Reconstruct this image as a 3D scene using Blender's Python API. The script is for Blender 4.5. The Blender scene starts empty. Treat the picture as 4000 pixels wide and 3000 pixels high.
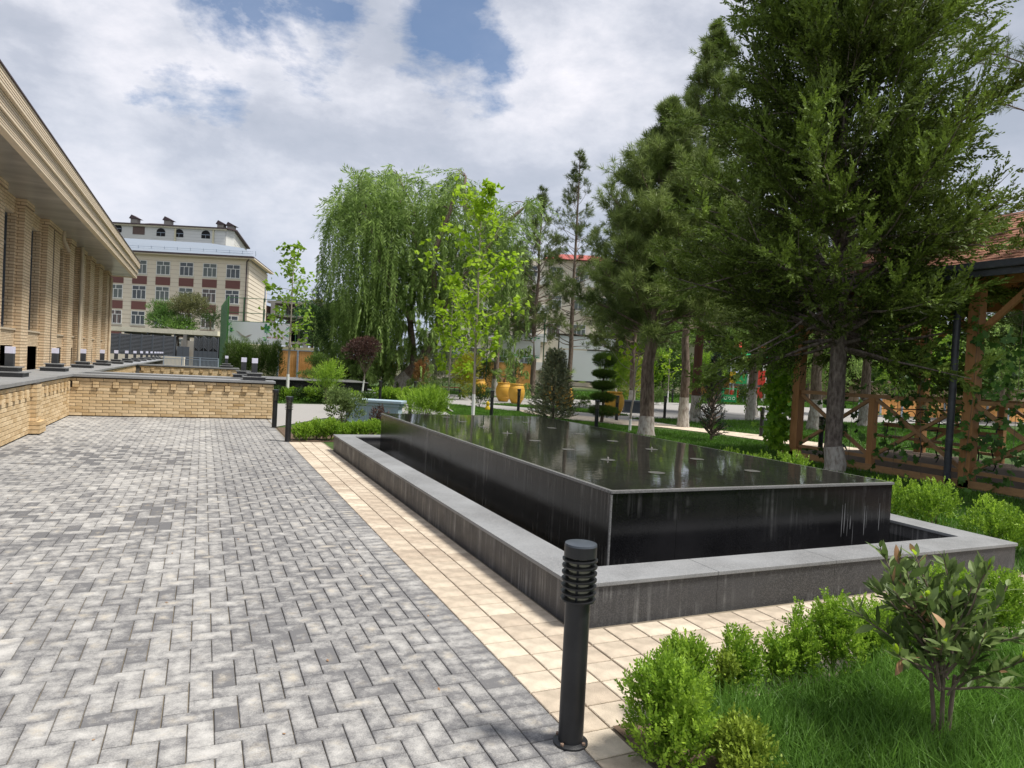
import bpy, bmesh, math, random
import numpy as np
from mathutils import Vector, Matrix
from math import radians as R, sin, cos, pi
random.seed(7); rng = np.random.default_rng(7)
SC = bpy.context.scene; COL = SC.collection
# ------------------------------------------------------------------ camera
F, EYE = 2677.8, 1.55
YAW, PITCH, ROLL = 0.4247, -0.0214, 0.0517
def _rot():
    cy, sy, cp, sp = cos(YAW), sin(YAW), cos(PITCH), sin(PITCH)
    f = np.array([sy*cp, cy*cp, sp]); r = np.array([cy, -sy, 0.]); u = np.cross(r, f)
    cr, sr = cos(ROLL), sin(ROLL)
    return cr*r+sr*u, -sr*r+cr*u, f
CR, CU, CF = _rot()
cam = bpy.data.cameras.new('camera'); camo = bpy.data.objects.new('camera', cam); COL.objects.link(camo)
cam.sensor_fit = 'HORIZONTAL'; cam.sensor_width = 36; cam.lens = 36*F/4000
cam.clip_start = .05; cam.clip_end = 3000
camo.matrix_world = Matrix(((CR[0], CU[0], -CF[0], 0), (CR[1], CU[1], -CF[1], 0), (CR[2], CU[2], -CF[2], EYE), (0, 0, 0, 1)))
SC.camera = camo
# ------------------------------------------------------------------ light and sky
SC.view_settings.view_transform = 'Standard'; SC.view_settings.look = 'None'
SC.view_settings.exposure = 0.53; SC.view_settings.gamma = 1
SUN = Vector((0.36, -0.26, 0.90)).normalized()
sl = bpy.data.lights.new('sun', 'SUN'); sl.energy = 3.9; sl.angle = R(11); sl.color = (1, .95, .87)
so = bpy.data.objects.new('sun', sl); COL.objects.link(so)
so.rotation_euler = SUN.to_track_quat('Z', 'Y').to_euler()
world = bpy.data.worlds.new('World'); SC.world = world; world.use_nodes = True
def pxdir(x, y):
    d = CF+CR*(x-2000)/F-CU*(y-1500)/F
    return d/np.linalg.norm(d)
def build_world():
    nt = world.node_tree; N = nt.nodes; L = nt.links; N.clear()
    def nd(t, **k):
        n = N.new(t)
        for a, b in k.items(): setattr(n, a, b)
        return n
    def mth(op, a, b=None, c=None, clamp=False):
        n = nd('ShaderNodeMath', operation=op, use_clamp=clamp)
        for i, v in enumerate((a, b, c)):
            if v is None: continue
            if isinstance(v, (int, float)): n.inputs[i].default_value = v
            else: L.new(v, n.inputs[i])
        return n.outputs[0]
    out = nd('ShaderNodeOutputWorld'); bg = nd('ShaderNodeBackground'); L.new(bg.outputs[0], out.inputs[0])
    sky = nd('ShaderNodeTexSky', sky_type='NISHITA', sun_disc=False)
    sky.sun_elevation = math.asin(SUN.z); sky.sun_rotation = math.atan2(SUN.x, SUN.y)
    sky.air_density = 1.0; sky.dust_density = 0; sky.ozone_density = 3.5
    skm = nd('ShaderNodeVectorMath', operation='SCALE'); L.new(sky.outputs[0], skm.inputs[0]); skm.inputs['Scale'].default_value = .10
    tc = nd('ShaderNodeTexCoord'); D = tc.outputs['Generated']
    sep = nd('ShaderNodeSeparateXYZ'); L.new(D, sep.inputs[0])
    den = mth('ADD', mth('MAXIMUM', sep.outputs[2], 0.0), .16)
    cmb = nd('ShaderNodeCombineXYZ'); L.new(mth('DIVIDE', sep.outputs[0], den), cmb.inputs[0]); L.new(mth('DIVIDE', sep.outputs[1], den), cmb.inputs[1])
    def noise(scale, det, rough, dist, off=0):
        m = nd('ShaderNodeMapping'); L.new(D, m.inputs[0]); m.inputs['Location'].default_value = (off, off*.7, off*.3)
        m.inputs['Rotation'].default_value = (0, 0, R(35)); m.inputs['Scale'].default_value = (1, 1, 2.0)
        n = nd('ShaderNodeTexNoise'); L.new(m.outputs[0], n.inputs[0])
        n.inputs['Scale'].default_value = scale; n.inputs['Detail'].default_value = det; n.inputs['Roughness'].default_value = rough; n.inputs['Distortion'].default_value = dist
        return n.outputs[0]
    big = noise(2.1, 10, .55, .1, 3.1); fine = noise(5.5, 12, .62, .15, 8.2); wisp = noise(3.6, 12, .62, .15, 21.5)
    def ramp(v, st):
        r = nd('ShaderNodeValToRGB'); L.new(v, r.inputs[0]); e = r.color_ramp.elements
        while len(e) < len(st): e.new(.5)
        for el, (p, c) in zip(e, st): el.position = p; el.color = (*c, 1)
        return r.outputs[0]
    w = mth('ADD', mth('MULTIPLY', big, .62), mth('MULTIPLY', fine, .38))
    # clouds: grey-blue bellies to bright billows
    cc = ramp(w, [(.36, (.36, .40, .48)), (.46, (.46, .49, .57)), (.52, (.60, .62, .69)), (.60, (.80, .79, .84))])
    # blue gaps
    gap = None
    for (x, y, k) in ((880, -30, 75), (1250, -60, 160), (1780, 60, 130), (1930, 190, 300), (1000, 60, 300), (1760, 420, 900), (2500, -700, 20)):
        d = pxdir(x, y)
        dn = nd('ShaderNodeVectorMath', operation='DOT_PRODUCT'); L.new(D, dn.inputs[0]); dn.inputs[1].default_value = tuple(d)
        g = mth('POWER', mth('MAXIMUM', dn.outputs['Value'], 0.0), k)
        g = mth('MULTIPLY', g, .5 if k > 800 else 1.0)
        gap = g if gap is None else mth('MAXIMUM', gap, g)
    gm = mth('ADD', mth('MULTIPLY', gap, .50), mth('MULTIPLY', mth('SUBTRACT', .5, wisp), 1.15))
    gm = mth('SUBTRACT', gm, .30)
    gmask = nd('ShaderNodeMapRange'); L.new(gm, gmask.inputs[0]); gmask.inputs[1].default_value = 0; gmask.inputs[2].default_value = .12
    gmask.inputs[3].default_value = 0; gmask.inputs[4].default_value = .85
    # low sky: smoother pale grey-blue
    low = nd('ShaderNodeMapRange'); L.new(sep.outputs[2], low.inputs[0]); low.inputs[1].default_value = .02; low.inputs[2].default_value = .36
    mixl = nd('ShaderNodeMix', data_type='RGBA'); L.new(low.outputs[0], mixl.inputs[0]); mixl.inputs[6].default_value = (.44, .51, .62, 1); L.new(cc, mixl.inputs[7])
    lo2 = nd('ShaderNodeMix', data_type='RGBA'); lo2.inputs[0].default_value = .35; L.new(mixl.outputs[2], lo2.inputs[6]); L.new(cc, lo2.inputs[7])
    mx = nd('ShaderNodeMix', data_type='RGBA'); L.new(gmask.outputs[0], mx.inputs[0]); L.new(lo2.outputs[2], mx.inputs[6]); L.new(skm.outputs[0], mx.inputs[7])
    L.new(mx.outputs[2], bg.inputs[0]); bg.inputs[1].default_value = .86
build_world()
world.cycles.sampling_method = 'MANUAL'; world.cycles.sample_map_resolution = 512

# ------------------------------------------------------------------ placing helpers
def G(px, py, z=0.):
    d = CF+CR*(px-2000)/F-CU*(py-1500)/F; t = (z-EYE)/d[2]
    return np.array([d[0]*t, d[1]*t, z])
HF = np.array([sin(YAW), cos(YAW), 0.]); HR = np.array([cos(YAW), -sin(YAW), 0.])
def A(px, py, D):
    d = CF+CR*(px-2000)/F-CU*(py-1500)/F; t = D/(d@HF)
    return np.array([0, 0, EYE])+d*t
def hz(px): return 1392+.0517*(px-796)
def B(px, D, z=0.):
    p = A(px, hz(px), D); p[2] = z; return p
# ------------------------------------------------------------------ object helpers
def setp(o, label=None, cat=None, group=None, kind=None):
    if label: o['label'] = label
    if cat: o['category'] = cat
    if group: o['group'] = group
    if kind: o['kind'] = kind
    return o
def thing(name, label, cat, loc=(0, 0, 0), rz=0, group=None):
    o = bpy.data.objects.new(name, None); COL.objects.link(o); o.empty_display_size = .1
    o.location = tuple(loc); o.rotation_euler = (0, 0, rz)
    return setp(o, label, cat, group)
def link(name, me, parent=None, loc=None, rz=None):
    o = bpy.data.objects.new(name, me); COL.objects.link(o)
    if parent is not None: o.parent = parent
    if loc is not None: o.location = tuple(loc)
    if rz is not None: o.rotation_euler = (0, 0, rz)
    return o
def copytree(o, parent=None):
    c = o.copy(); COL.objects.link(c)
    if parent is not None: c.parent = parent
    for ch in list(o.children): copytree(ch, c)
    return c
class MB:
    def __init__(s): s.v = []; s.f = []; s.n = 0; s.uv = []; s.tone = []
    def add(s, vs, fs, tone=0., uvs=None):
        s.v += [tuple(p) for p in vs]
        for f in fs:
            s.f.append(tuple(i+s.n for i in f)); s.tone.append(tone)
            if uvs is not None: s.uv += [uvs[i] for i in f]
        s.n += len(vs); return s
    def box(s, a, b, tone=0., M=None):
        (x0, y0, z0), (x1, y1, z1) = a, b
        v = [(x0, y0, z0), (x1, y0, z0), (x1, y1, z0), (x0, y1, z0), (x0, y0, z1), (x1, y0, z1), (x1, y1, z1), (x0, y1, z1)]
        if M is not None: v = [M @ Vector(p) for p in v]
        return s.add(v, [(0, 3, 2, 1), (4, 5, 6, 7), (0, 1, 5, 4), (1, 2, 6, 5), (2, 3, 7, 6), (3, 0, 4, 7)], tone)
    def beam(s, p, q, w, h=None, up=(0, 0, 1), tone=0.):
        h = h or w; p = Vector(p); q = Vector(q); d = (q-p).normalized(); u = Vector(up)
        if abs(d.dot(u)) > .98: u = Vector((0, 1, 0))
        r = d.cross(u).normalized(); u = r.cross(d)
        v = []
        for c in (p, q):
            for (i, j) in ((-1, -1), (1, -1), (1, 1), (-1, 1)): v.append(c+r*(i*w/2)+u*(j*h/2))
        return s.add(v, [(3, 2, 1, 0), (4, 5, 6, 7), (0, 1, 5, 4), (1, 2, 6, 5), (2, 3, 7, 6), (3, 0, 4, 7)], tone)
    def tube(s, pts, rad, n=8, tone=0., cap=True):
        pts = [Vector(p) for p in pts]; m = len(pts)
        if isinstance(rad, (int, float)): rad = [rad]*m
        vs = []; fs = []
        ref = Vector((.3, .9, .2)).normalized()
        for i in range(m):
            d = (pts[min(i+1, m-1)]-pts[max(i-1, 0)]).normalized()
            r = d.cross(ref)
            if r.length < .05: r = d.cross(Vector((1, 0, 0)))
            r.normalize(); u = r.cross(d)
            for k in range(n):
                a = 2*pi*k/n; vs.append(pts[i]+(r*cos(a)+u*sin(a))*rad[i])
        for i in range(m-1):
            for k in range(n):
                a = i*n+k; b = i*n+(k+1) % n; fs.append((a, a+n, b+n, b))
        if cap: fs += [tuple(range(n)), tuple(range(m*n-1, (m-1)*n-1, -1))]
        return s.add(vs, fs, tone)
    def lathe(s, prof, n=24, c=(0, 0, 0), tone=0.):
        vs = []; fs = []; m = len(prof)
        for (r, z) in prof:
            for k in range(n):
                a = 2*pi*k/n; vs.append((c[0]+r*cos(a), c[1]+r*sin(a), c[2]+z))
        for i in range(m-1):
            for k in range(n):
                a = i*n+k; b = i*n+(k+1) % n; fs.append((a, b, b+n, a+n))
        fs += [tuple(range(n-1, -1, -1)), tuple(range((m-1)*n, m*n))]
        return s.add(vs, fs, tone)
    def mesh(s, name, mat, smooth=False, bevel=0):
        me = bpy.data.meshes.new(name); me.from_pydata(s.v, [], s.f)
        if s.uv:
            uv = me.uv_layers.new(name='UVMap'); uv.data.foreach_set('uv', np.array(s.uv, 'f').ravel())
        if any(t != 0 for t in s.tone):
            at = me.attributes.new('tone', 'FLOAT', 'FACE'); at.data.foreach_set('value', np.array(s.tone, 'f'))
        if bevel:
            bm = bmesh.new(); bm.from_mesh(me)
            bmesh.ops.bevel(bm, geom=[e for e in bm.edges if e.calc_face_angle(0) > .6], offset=bevel, segments=2, affect='EDGES', profile=.6)
            bm.to_mesh(me); bm.free()
        if smooth:
            me.polygons.foreach_set('use_smooth', [True]*len(me.polygons))
            try: me.set_sharp_from_angle(angle=R(38))
            except Exception: pass
        if mat: me.materials.append(mat)
        me.update(); return me
    def obj(s, name, mat, parent=None, loc=None, rz=None, smooth=False, bevel=0):
        return link(name, s.mesh(name, mat, smooth, bevel), parent, loc, rz)
def soup(name, V, k, mat, parent=None, v=None, kind=None, smooth=False):
    """V: (N,k,3) polygons with k corners; v: per-polygon value for colour"""
    V = np.asarray(V, 'f'); n = V.shape[0]
    me = bpy.data.meshes.new(name); me.vertices.add(n*k); me.vertices.foreach_set('co', V.reshape(-1))
    me.loops.add(n*k); me.loops.foreach_set('vertex_index', np.arange(n*k, dtype='i'))
    me.polygons.add(n); me.polygons.foreach_set('loop_start', np.arange(0, n*k, k, dtype='i'))
    try: me.polygons.foreach_set('loop_total', np.full(n, k, 'i'))
    except Exception: pass
    at = me.attributes.new('v', 'FLOAT', 'FACE'); at.data.foreach_set('value', np.asarray(v if v is not None else rng.random(n), 'f'))
    me.update(calc_edges=True); me.materials.append(mat)
    o = link(name, me, parent)
    if kind: o['kind'] = kind
    return o
def unit(a): return a/np.maximum(np.linalg.norm(a, axis=-1, keepdims=True), 1e-9)
def rnd_dir(n): return unit(rng.normal(size=(n, 3)))
def blades(P, Dv, L, W, Nn=None, mid=.45):
    """rhombus leaves from base P along Dv"""
    n = len(P); L = np.broadcast_to(L, (n,))[:, None]; W = np.broadcast_to(W, (n,))[:, None]
    if Nn is None: Nn = rnd_dir(n)
    s = unit(np.cross(Dv, Nn))
    m = P+Dv*L*mid
    return np.stack([P, m+s*W/2, P+Dv*L, m-s*W/2], 1)
# ------------------------------------------------------------------ materials
def mat(name, c, c2=None, rough=.8, nscale=6., var=.12, bump=0., bscale=60., metal=0., spec=.4, coat=0., vattr=False, tone=False, trans=0., coord='Object', stretch=None, dirt=None):
    m = bpy.data.materials.new(name); m.use_nodes = True; nt = m.node_tree; N = nt.nodes; L = nt.links
    b = N['Principled BSDF']; b.inputs['Roughness'].default_value = rough; b.inputs['Metallic'].default_value = metal
    b.inputs['Specular IOR Level'].default_value = spec; b.inputs['Coat Weight'].default_value = coat; b.inputs['Coat Roughness'].default_value = .08
    tc = N.new('ShaderNodeTexCoord'); src = tc.outputs[coord]
    if coord == 'World':
        pass
    if stretch:
        mp = N.new('ShaderNodeMapping'); L.new(src, mp.inputs[0]); mp.inputs['Scale'].default_value = stretch; src = mp.outputs[0]
    no = N.new('ShaderNodeTexNoise'); L.new(src, no.inputs[0]); no.inputs['Scale'].default_value = nscale; no.inputs['Detail'].default_value = 6; no.inputs['Roughness'].default_value = .6
    col = None
    c2 = c2 or c
    mx = N.new('ShaderNodeMix'); mx.data_type = 'RGBA'; mx.inputs[6].default_value = (*c, 1); mx.inputs[7].default_value = (*c2, 1)
    if vattr or tone:
        fac = None
        at = N.new('ShaderNodeAttribute'); at.attribute_name = 'v' if vattr else 'tone'; fac = at.outputs['Fac']
        if tone:
            ao = N.new('ShaderNodeAttribute'); ao.attribute_type = 'OBJECT'; ao.attribute_name = 'tone'
            ad = N.new('ShaderNodeMath'); ad.operation = 'ADD'; L.new(fac, ad.inputs[0]); L.new(ao.outputs['Fac'], ad.inputs[1]); fac = ad.outputs[0]
        L.new(fac, mx.inputs[0])
    else:
        mr = N.new('ShaderNodeMapRange'); mr.inputs[1].default_value = .35; mr.inputs[2].default_value = .65; L.new(no.outputs[0], mr.inputs[0]); L.new(mr.outputs[0], mx.inputs[0])
    hs = N.new('ShaderNodeHueSaturation'); L.new(mx.outputs[2], hs.inputs['Color'])
    mv = N.new('ShaderNodeMapRange'); mv.inputs[1].default_value = .3; mv.inputs[2].default_value = .7; mv.inputs[3].default_value = 1-var; mv.inputs[4].default_value = 1+var
    L.new(no.outputs[0], mv.inputs[0]); L.new(mv.outputs[0], hs.inputs['Value']); col = hs.outputs[0]
    if dirt:
        (dc, dsc, lo, hi, st) = dirt
        mp2 = N.new('ShaderNodeMapping'); L.new(tc.outputs[coord], mp2.inputs[0]); mp2.inputs['Scale'].default_value = st
        n2 = N.new('ShaderNodeTexNoise'); L.new(mp2.outputs[0], n2.inputs[0]); n2.inputs['Scale'].default_value = dsc; n2.inputs['Detail'].default_value = 5
        r2 = N.new('ShaderNodeMapRange'); r2.inputs[1].default_value = lo; r2.inputs[2].default_value = hi; L.new(n2.outputs[0], r2.inputs[0])
        m2 = N.new('ShaderNodeMix'); m2.data_type = 'RGBA'; L.new(r2.outputs[0], m2.inputs[0]); L.new(col, m2.inputs[6]); m2.inputs[7].default_value = (*dc, 1); col = m2.outputs[2]
        rr = N.new('ShaderNodeMath'); rr.operation = 'MULTIPLY_ADD'; L.new(r2.outputs[0], rr.inputs[0]); rr.inputs[1].default_value = .4; rr.inputs[2].default_value = rough; rr.use_clamp = True
        L.new(rr.outputs[0], b.inputs['Roughness'])
    L.new(col, b.inputs['Base Color'])
    if bump:
        nb = N.new('ShaderNodeTexNoise'); L.new(src, nb.inputs[0]); nb.inputs['Scale'].default_value = bscale; nb.inputs['Detail'].default_value = 4
        bp = N.new('ShaderNodeBump'); bp.inputs['Strength'].default_value = bump; bp.inputs['Distance'].default_value = .01; L.new(nb.outputs[0], bp.inputs['Height']); L.new(bp.outputs[0], b.inputs['Normal'])
    if trans:
        tr = N.new('ShaderNodeBsdfTranslucent'); L.new(col, tr.inputs[0]); ms = N.new('ShaderNodeMixShader'); ms.inputs[0].default_value = trans
        L.new(b.outputs[0], ms.inputs[1]); L.new(tr.outputs[0], ms.inputs[2]); L.new(ms.outputs[0], N['Material Output'].inputs[0])
    return m
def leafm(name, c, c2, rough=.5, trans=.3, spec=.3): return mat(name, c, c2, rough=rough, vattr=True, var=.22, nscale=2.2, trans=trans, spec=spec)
def water_mat(name, rscale, strength):
    m = bpy.data.materials.new(name); m.use_nodes = True; nt = m.node_tree; N = nt.nodes; L = nt.links; N.clear()
    o = N.new('ShaderNodeOutputMaterial'); t = N.new('ShaderNodeBsdfTransparent'); t.inputs[0].default_value = (.9, .93, .9, 1)
    g = N.new('ShaderNodeBsdfGlossy'); g.inputs['Roughness'].default_value = .02; g.inputs[0].default_value = (.98, .98, .98, 1)
    fr = N.new('ShaderNodeFresnel'); fr.inputs[0].default_value = 1.8; ms = N.new('ShaderNodeMixShader')
    tc = N.new('ShaderNodeTexCoord'); mp = N.new('ShaderNodeMapping'); mp.inputs['Scale'].default_value = (1, 1, 1); mp.inputs['Rotation'].default_value = (0, 0, YAW); L.new(tc.outputs['Object'], mp.inputs[0])
    mp.inputs['Scale'].default_value = (.7, 2.2, 1)
    n = N.new('ShaderNodeTexNoise'); n.inputs['Scale'].default_value = rscale; n.inputs['Detail'].default_value = 3; L.new(mp.outputs[0], n.inputs[0])
    b = N.new('ShaderNodeBump'); b.inputs['Strength'].default_value = strength; b.inputs['Distance'].default_value = .01; L.new(n.outputs[0], b.inputs['Height'])
    L.new(b.outputs[0], g.inputs['Normal']); L.new(b.outputs[0], fr.inputs['Normal'])
    L.new(fr.outputs[0], ms.inputs[0]); L.new(t.outputs[0], ms.inputs[1]); L.new(g.outputs[0], ms.inputs[2]); L.new(ms.outputs[0], o.inputs[0])
    return m
def paver_mat(name, dark, light, cream, jt=.5):
    m = bpy.data.materials.new(name); m.use_nodes = True; nt = m.node_tree; N = nt.nodes; L = nt.links
    b = N['Principled BSDF']; b.inputs['Roughness'].default_value = .85; b.inputs['Specular IOR Level'].default_value = .3
    def mth(op, a, c=None, d=None, cl=False):
        n = N.new('ShaderNodeMath'); n.operation = op; n.use_clamp = cl
        for i, v in enumerate((a, c, d)):
            if v is None: continue
            if isinstance(v, (int, float)): n.inputs[i].default_value = v
            else: L.new(v, n.inputs[i])
        return n.outputs[0]
    geo = N.new('ShaderNodeNewGeometry'); P = geo.outputs['Position']
    def noise(s, d, off=(0, 0, 0), r=.6):
        mp = N.new('ShaderNodeMapping'); L.new(P, mp.inputs[0]); mp.inputs['Location'].default_value = off
        n = N.new('ShaderNodeTexNoise'); n.inputs['Scale'].default_value = s; n.inputs['Detail'].default_value = d; n.inputs['Roughness'].default_value = r; L.new(mp.outputs[0], n.inputs[0]); return n.outputs[0]
    ag = N.new('ShaderNodeAttribute'); ag.attribute_name = 'tone'; ao = N.new('ShaderNodeAttribute'); ao.attribute_type = 'OBJECT'; ao.attribute_name = 'tone'
    tone = mth('ADD', ag.outputs['Fac'], ao.outputs['Fac'])
    uv = N.new('ShaderNodeUVMap'); sp = N.new('ShaderNodeSeparateXYZ'); L.new(uv.outputs[0], sp.inputs[0])
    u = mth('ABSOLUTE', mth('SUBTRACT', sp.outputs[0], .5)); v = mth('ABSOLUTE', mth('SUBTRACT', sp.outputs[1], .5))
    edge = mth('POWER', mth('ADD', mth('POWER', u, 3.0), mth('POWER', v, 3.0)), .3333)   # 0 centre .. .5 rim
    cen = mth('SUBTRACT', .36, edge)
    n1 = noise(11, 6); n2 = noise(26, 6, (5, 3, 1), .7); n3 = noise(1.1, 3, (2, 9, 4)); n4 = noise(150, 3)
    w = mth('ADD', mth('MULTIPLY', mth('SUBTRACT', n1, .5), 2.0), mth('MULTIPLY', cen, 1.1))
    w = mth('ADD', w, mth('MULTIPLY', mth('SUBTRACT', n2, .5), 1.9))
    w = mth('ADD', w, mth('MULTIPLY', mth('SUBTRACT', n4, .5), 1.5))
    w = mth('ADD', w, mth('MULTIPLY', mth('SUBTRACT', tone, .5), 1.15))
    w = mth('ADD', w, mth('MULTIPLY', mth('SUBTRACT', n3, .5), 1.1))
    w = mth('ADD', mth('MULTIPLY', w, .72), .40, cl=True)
    mx = N.new('ShaderNodeMix'); mx.data_type = 'RGBA'; L.new(w, mx.inputs[0]); mx.inputs[6].default_value = (*dark, 1); mx.inputs[7].default_value = (*light, 1)
    cf = mth('MULTIPLY', mth('MULTIPLY', mth('MULTIPLY', mth('SUBTRACT', noise(5.3, 8, (7, 7, 7), .72), .52), 7, cl=True), mth('ADD', mth('MULTIPLY', cen, 2.5), .25, cl=True)), .62)
    m2 = N.new('ShaderNodeMix'); m2.data_type = 'RGBA'; L.new(cf, m2.inputs[0]); L.new(mx.outputs[2], m2.inputs[6]); m2.inputs[7].default_value = (*cream, 1)
    L.new(m2.outputs[2], b.inputs['Base Color'])
    bp = N.new('ShaderNodeBump'); bp.inputs['Strength'].default_value = .5; bp.inputs['Distance'].default_value = .003; L.new(n4, bp.inputs['Height']); L.new(bp.outputs[0], b.inputs['Normal'])
    return m
def granite_mat(name, base, speck, rough, streak=None, coat=0., wet=None):
    """dark granite with fine specks, lime streaks (vertical) and wet stains"""
    m = bpy.data.materials.new(name); m.use_nodes = True; nt = m.node_tree; N = nt.nodes; L = nt.links
    b = N['Principled BSDF']; b.inputs['Specular IOR Level'].default_value = .3; b.inputs['Coat Weight'].default_value = coat
    geo = N.new('ShaderNodeNewGeometry'); P = geo.outputs['Position']
    def noise(s, d, sc=(1, 1, 1), r=.6, off=(0, 0, 0)):
        mp = N.new('ShaderNodeMapping'); L.new(P, mp.inputs[0]); mp.inputs['Scale'].default_value = sc; mp.inputs['Location'].default_value = off
        n = N.new('ShaderNodeTexNoise'); n.inputs['Scale'].default_value = s; n.inputs['Detail'].default_value = d; n.inputs['Roughness'].default_value = r; L.new(mp.outputs[0], n.inputs[0]); return n.outputs[0]
    def rng_(v, a, c, lo=0., hi=1.):
        r = N.new('ShaderNodeMapRange'); L.new(v, r.inputs[0]); r.inputs[1].default_value = a; r.inputs[2].default_value = c; r.inputs[3].default_value = lo; r.inputs[4].default_value = hi; return r.outputs[0]
    def mix(f, a, c):
        x = N.new('ShaderNodeMix'); x.data_type = 'RGBA'; L.new(f, x.inputs[0])
        for i, q in ((6, a), (7, c)):
            if isinstance(q, tuple): x.inputs[i].default_value = (*q, 1)
            else: L.new(q, x.inputs[i])
        return x.outputs[2]
    col = mix(rng_(noise(140, 2), .45, .66), base, speck)
    col = mix(rng_(noise(1.6, 6, r=.65), .35, .7, 0, .75), col, tuple(x*1.9+.01 for x in base))
    rv = rng_(noise(5, 5), .3, .7, rough*.8, min(1, rough*1.25))
    if streak:
        sc, lo, hi, c = streak
        a = noise(1, 3, (26, 26, .6)); bb = noise(1, 4, (1.3, 1.3, 2.2), off=(4, 1, 7))
        mm = N.new('ShaderNodeMath'); mm.operation = 'MULTIPLY'; L.new(rng_(a, .5, .75), mm.inputs[0]); L.new(rng_(bb, lo, hi, 0, sc), mm.inputs[1])
        col = mix(mm.outputs[0], col, c)
    L.new(col, b.inputs['Base Color']); L.new(rv, b.inputs['Roughness'])
    bp = N.new('ShaderNodeBump'); bp.inputs['Strength'].default_value = .15; bp.inputs['Distance'].default_value = .003; L.new(noise(90, 3), bp.inputs['Height']); L.new(bp.outputs[0], b.inputs['Normal'])
    return m
m_paver = paver_mat('concrete_paver', (.135, .134, .138), (.44, .43, .41), (.47, .41, .31))
m_tile = mat('sand_tile', (.35, .285, .22), (.53, .46, .365), rough=.85, tone=True, var=.28, nscale=7, bump=.5, bscale=160, spec=.25, coord='Object')
m_joint = mat('joint_sand', (.26, .22, .16), (.13, .11, .085), rough=.95, nscale=1.3, bump=.3)
m_brick = mat('yellow_brick', (.45, .31, .155), (.70, .55, .35), rough=.85, tone=True, var=.18, nscale=14, bump=.35, bscale=90, spec=.25)
m_mortar = mat('dark_mortar', (.085, .07, .055), (.05, .042, .036), rough=.95, nscale=6)
m_course = None
m_granite = granite_mat('ledge_granite', (.16, .165, .17), (.33, .335, .34), .5)
m_granite_side = granite_mat('granite_side', (.035, .037, .04), (.14, .14, .145), .55)
m_cop = granite_mat('coping_granite', (.15, .155, .16), (.26, .26, .26), .6, streak=None)
m_basin = granite_mat('basin_granite', (.034, .034, .036), (.105, .105, .108), .5, streak=(.8, .42, .62, (.34, .34, .34)))
m_black = granite_mat('black_granite', (.004, .004, .005), (.012, .012, .013), .13, streak=(.35, .55, .72, (.28, .28, .28)), coat=.0)
m_blackL = granite_mat('black_granite_lit_side', (.009, .0085, .008), (.022, .021, .02), .18, streak=(.5, .42, .7, (.30, .29, .28)))  # side faces catch more light than the front: put into a lighter base; lime streaks
m_top = granite_mat('wet_granite_tile', (.018, .018, .018), (.045, .045, .043), .35)
m_rim = granite_mat('rim_edge', (.10, .10, .10), (.25, .25, .25), .4)
m_water = water_mat('water', 7, .055); m_moat = water_mat('moat_water', 5, .05)
m_bollard = mat('black_paint', (.011, .012, .014), (.016, .017, .019), rough=.42, var=.2, spec=.5, bump=.06, bscale=300, dirt=((.10, .09, .08), 9, .66, .82, (1, 1, 1)))
m_cap = mat('lamp_cap_paint', (.035, .045, .055), (.055, .065, .08), rough=.45, var=.15, spec=.5, dirt=((.12, .12, .12), 14, .6, .85, (1, 1, 1)))
m_glass_cream = mat('frosted_glass', (.42, .41, .30), (.30, .29, .20), rough=.35, nscale=8, var=.25)
m_soil = mat('soil', (.09, .06, .04), (.13, .09, .06), rough=1, nscale=20, bump=1, bscale=50)
m_grassb = mat('lawn_soil', (.035, .06, .012), (.05, .095, .018), rough=1, nscale=3, bump=.8, bscale=80)
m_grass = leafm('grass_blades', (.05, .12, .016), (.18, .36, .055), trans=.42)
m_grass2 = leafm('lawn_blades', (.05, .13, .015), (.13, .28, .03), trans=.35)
m_wood = mat('pergola_wood', (.52, .27, .11), (.32, .155, .06), rough=.6, nscale=3, stretch=(14, 14, 1.2), bump=.25, bscale=12, var=.2)
m_woodl = mat('rail_wood', (.48, .28, .13), (.28, .16, .08), rough=.6, nscale=3, stretch=(3, 3, 9), bump=.2, bscale=12, var=.2)
m_deck = mat('deck_board', (.20, .15, .115), (.13, .095, .07), rough=.75, nscale=4, stretch=(1, 12, 1), bump=.3, bscale=20)
m_iron = mat('black_iron', (.012, .012, .012), rough=.45, spec=.5)
m_pipe = mat('gutter_grey', (.035, .04, .05), (.05, .056, .068), rough=.4, spec=.5, var=.2)
m_white = mat('white_paint', (.80, .80, .78), (.72, .72, .70), rough=.7, nscale=4, var=.08)
m_lampw = mat('lamp_opal', (.72, .72, .86), (.66, .66, .82), rough=.3)
m_lampb = mat('lamp_charcoal', (.030, .033, .038), (.045, .048, .055), rough=.5)
m_cream = mat('cream_cladding', (.74, .67, .55), (.70, .62, .50), rough=.8, nscale=2, var=.06)
m_white2 = mat('white_cladding', (.66, .66, .64), (.60, .60, .57), rough=.8, nscale=1, var=.06)
m_red = mat('red_brick_panel', (.20, .095, .085), (.16, .072, .065), rough=.9, nscale=9, var=.2, stretch=(1, 1, 4))
m_roof = mat('metal_roof', (.27, .31, .36), (.22, .26, .31), rough=.45, metal=.2, nscale=1)
m_roofd = mat('dark_roof', (.06, .04, .045), rough=.6)
m_glass = mat('window_glass', (.02, .028, .03), (.05, .062, .065), rough=.08, spec=.8, nscale=1.2)
m_grey = mat('grey_steel', (.10, .115, .135), (.075, .085, .10), rough=.5)
m_lgrey = mat('light_steel', (.34, .40, .46), (.28, .33, .40), rough=.5)
m_slat = mat('louvre_slat', (.20, .21, .23), rough=.5)
m_dark = mat('dark_void', (.015, .015, .017), rough=.9)
m_conc = mat('raw_concrete', (.34, .32, .29), (.25, .235, .21), rough=.9, nscale=.6, var=.15)
m_green = mat('green_sheet', (.035, .13, .03), (.05, .17, .04), rough=.5)
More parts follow.
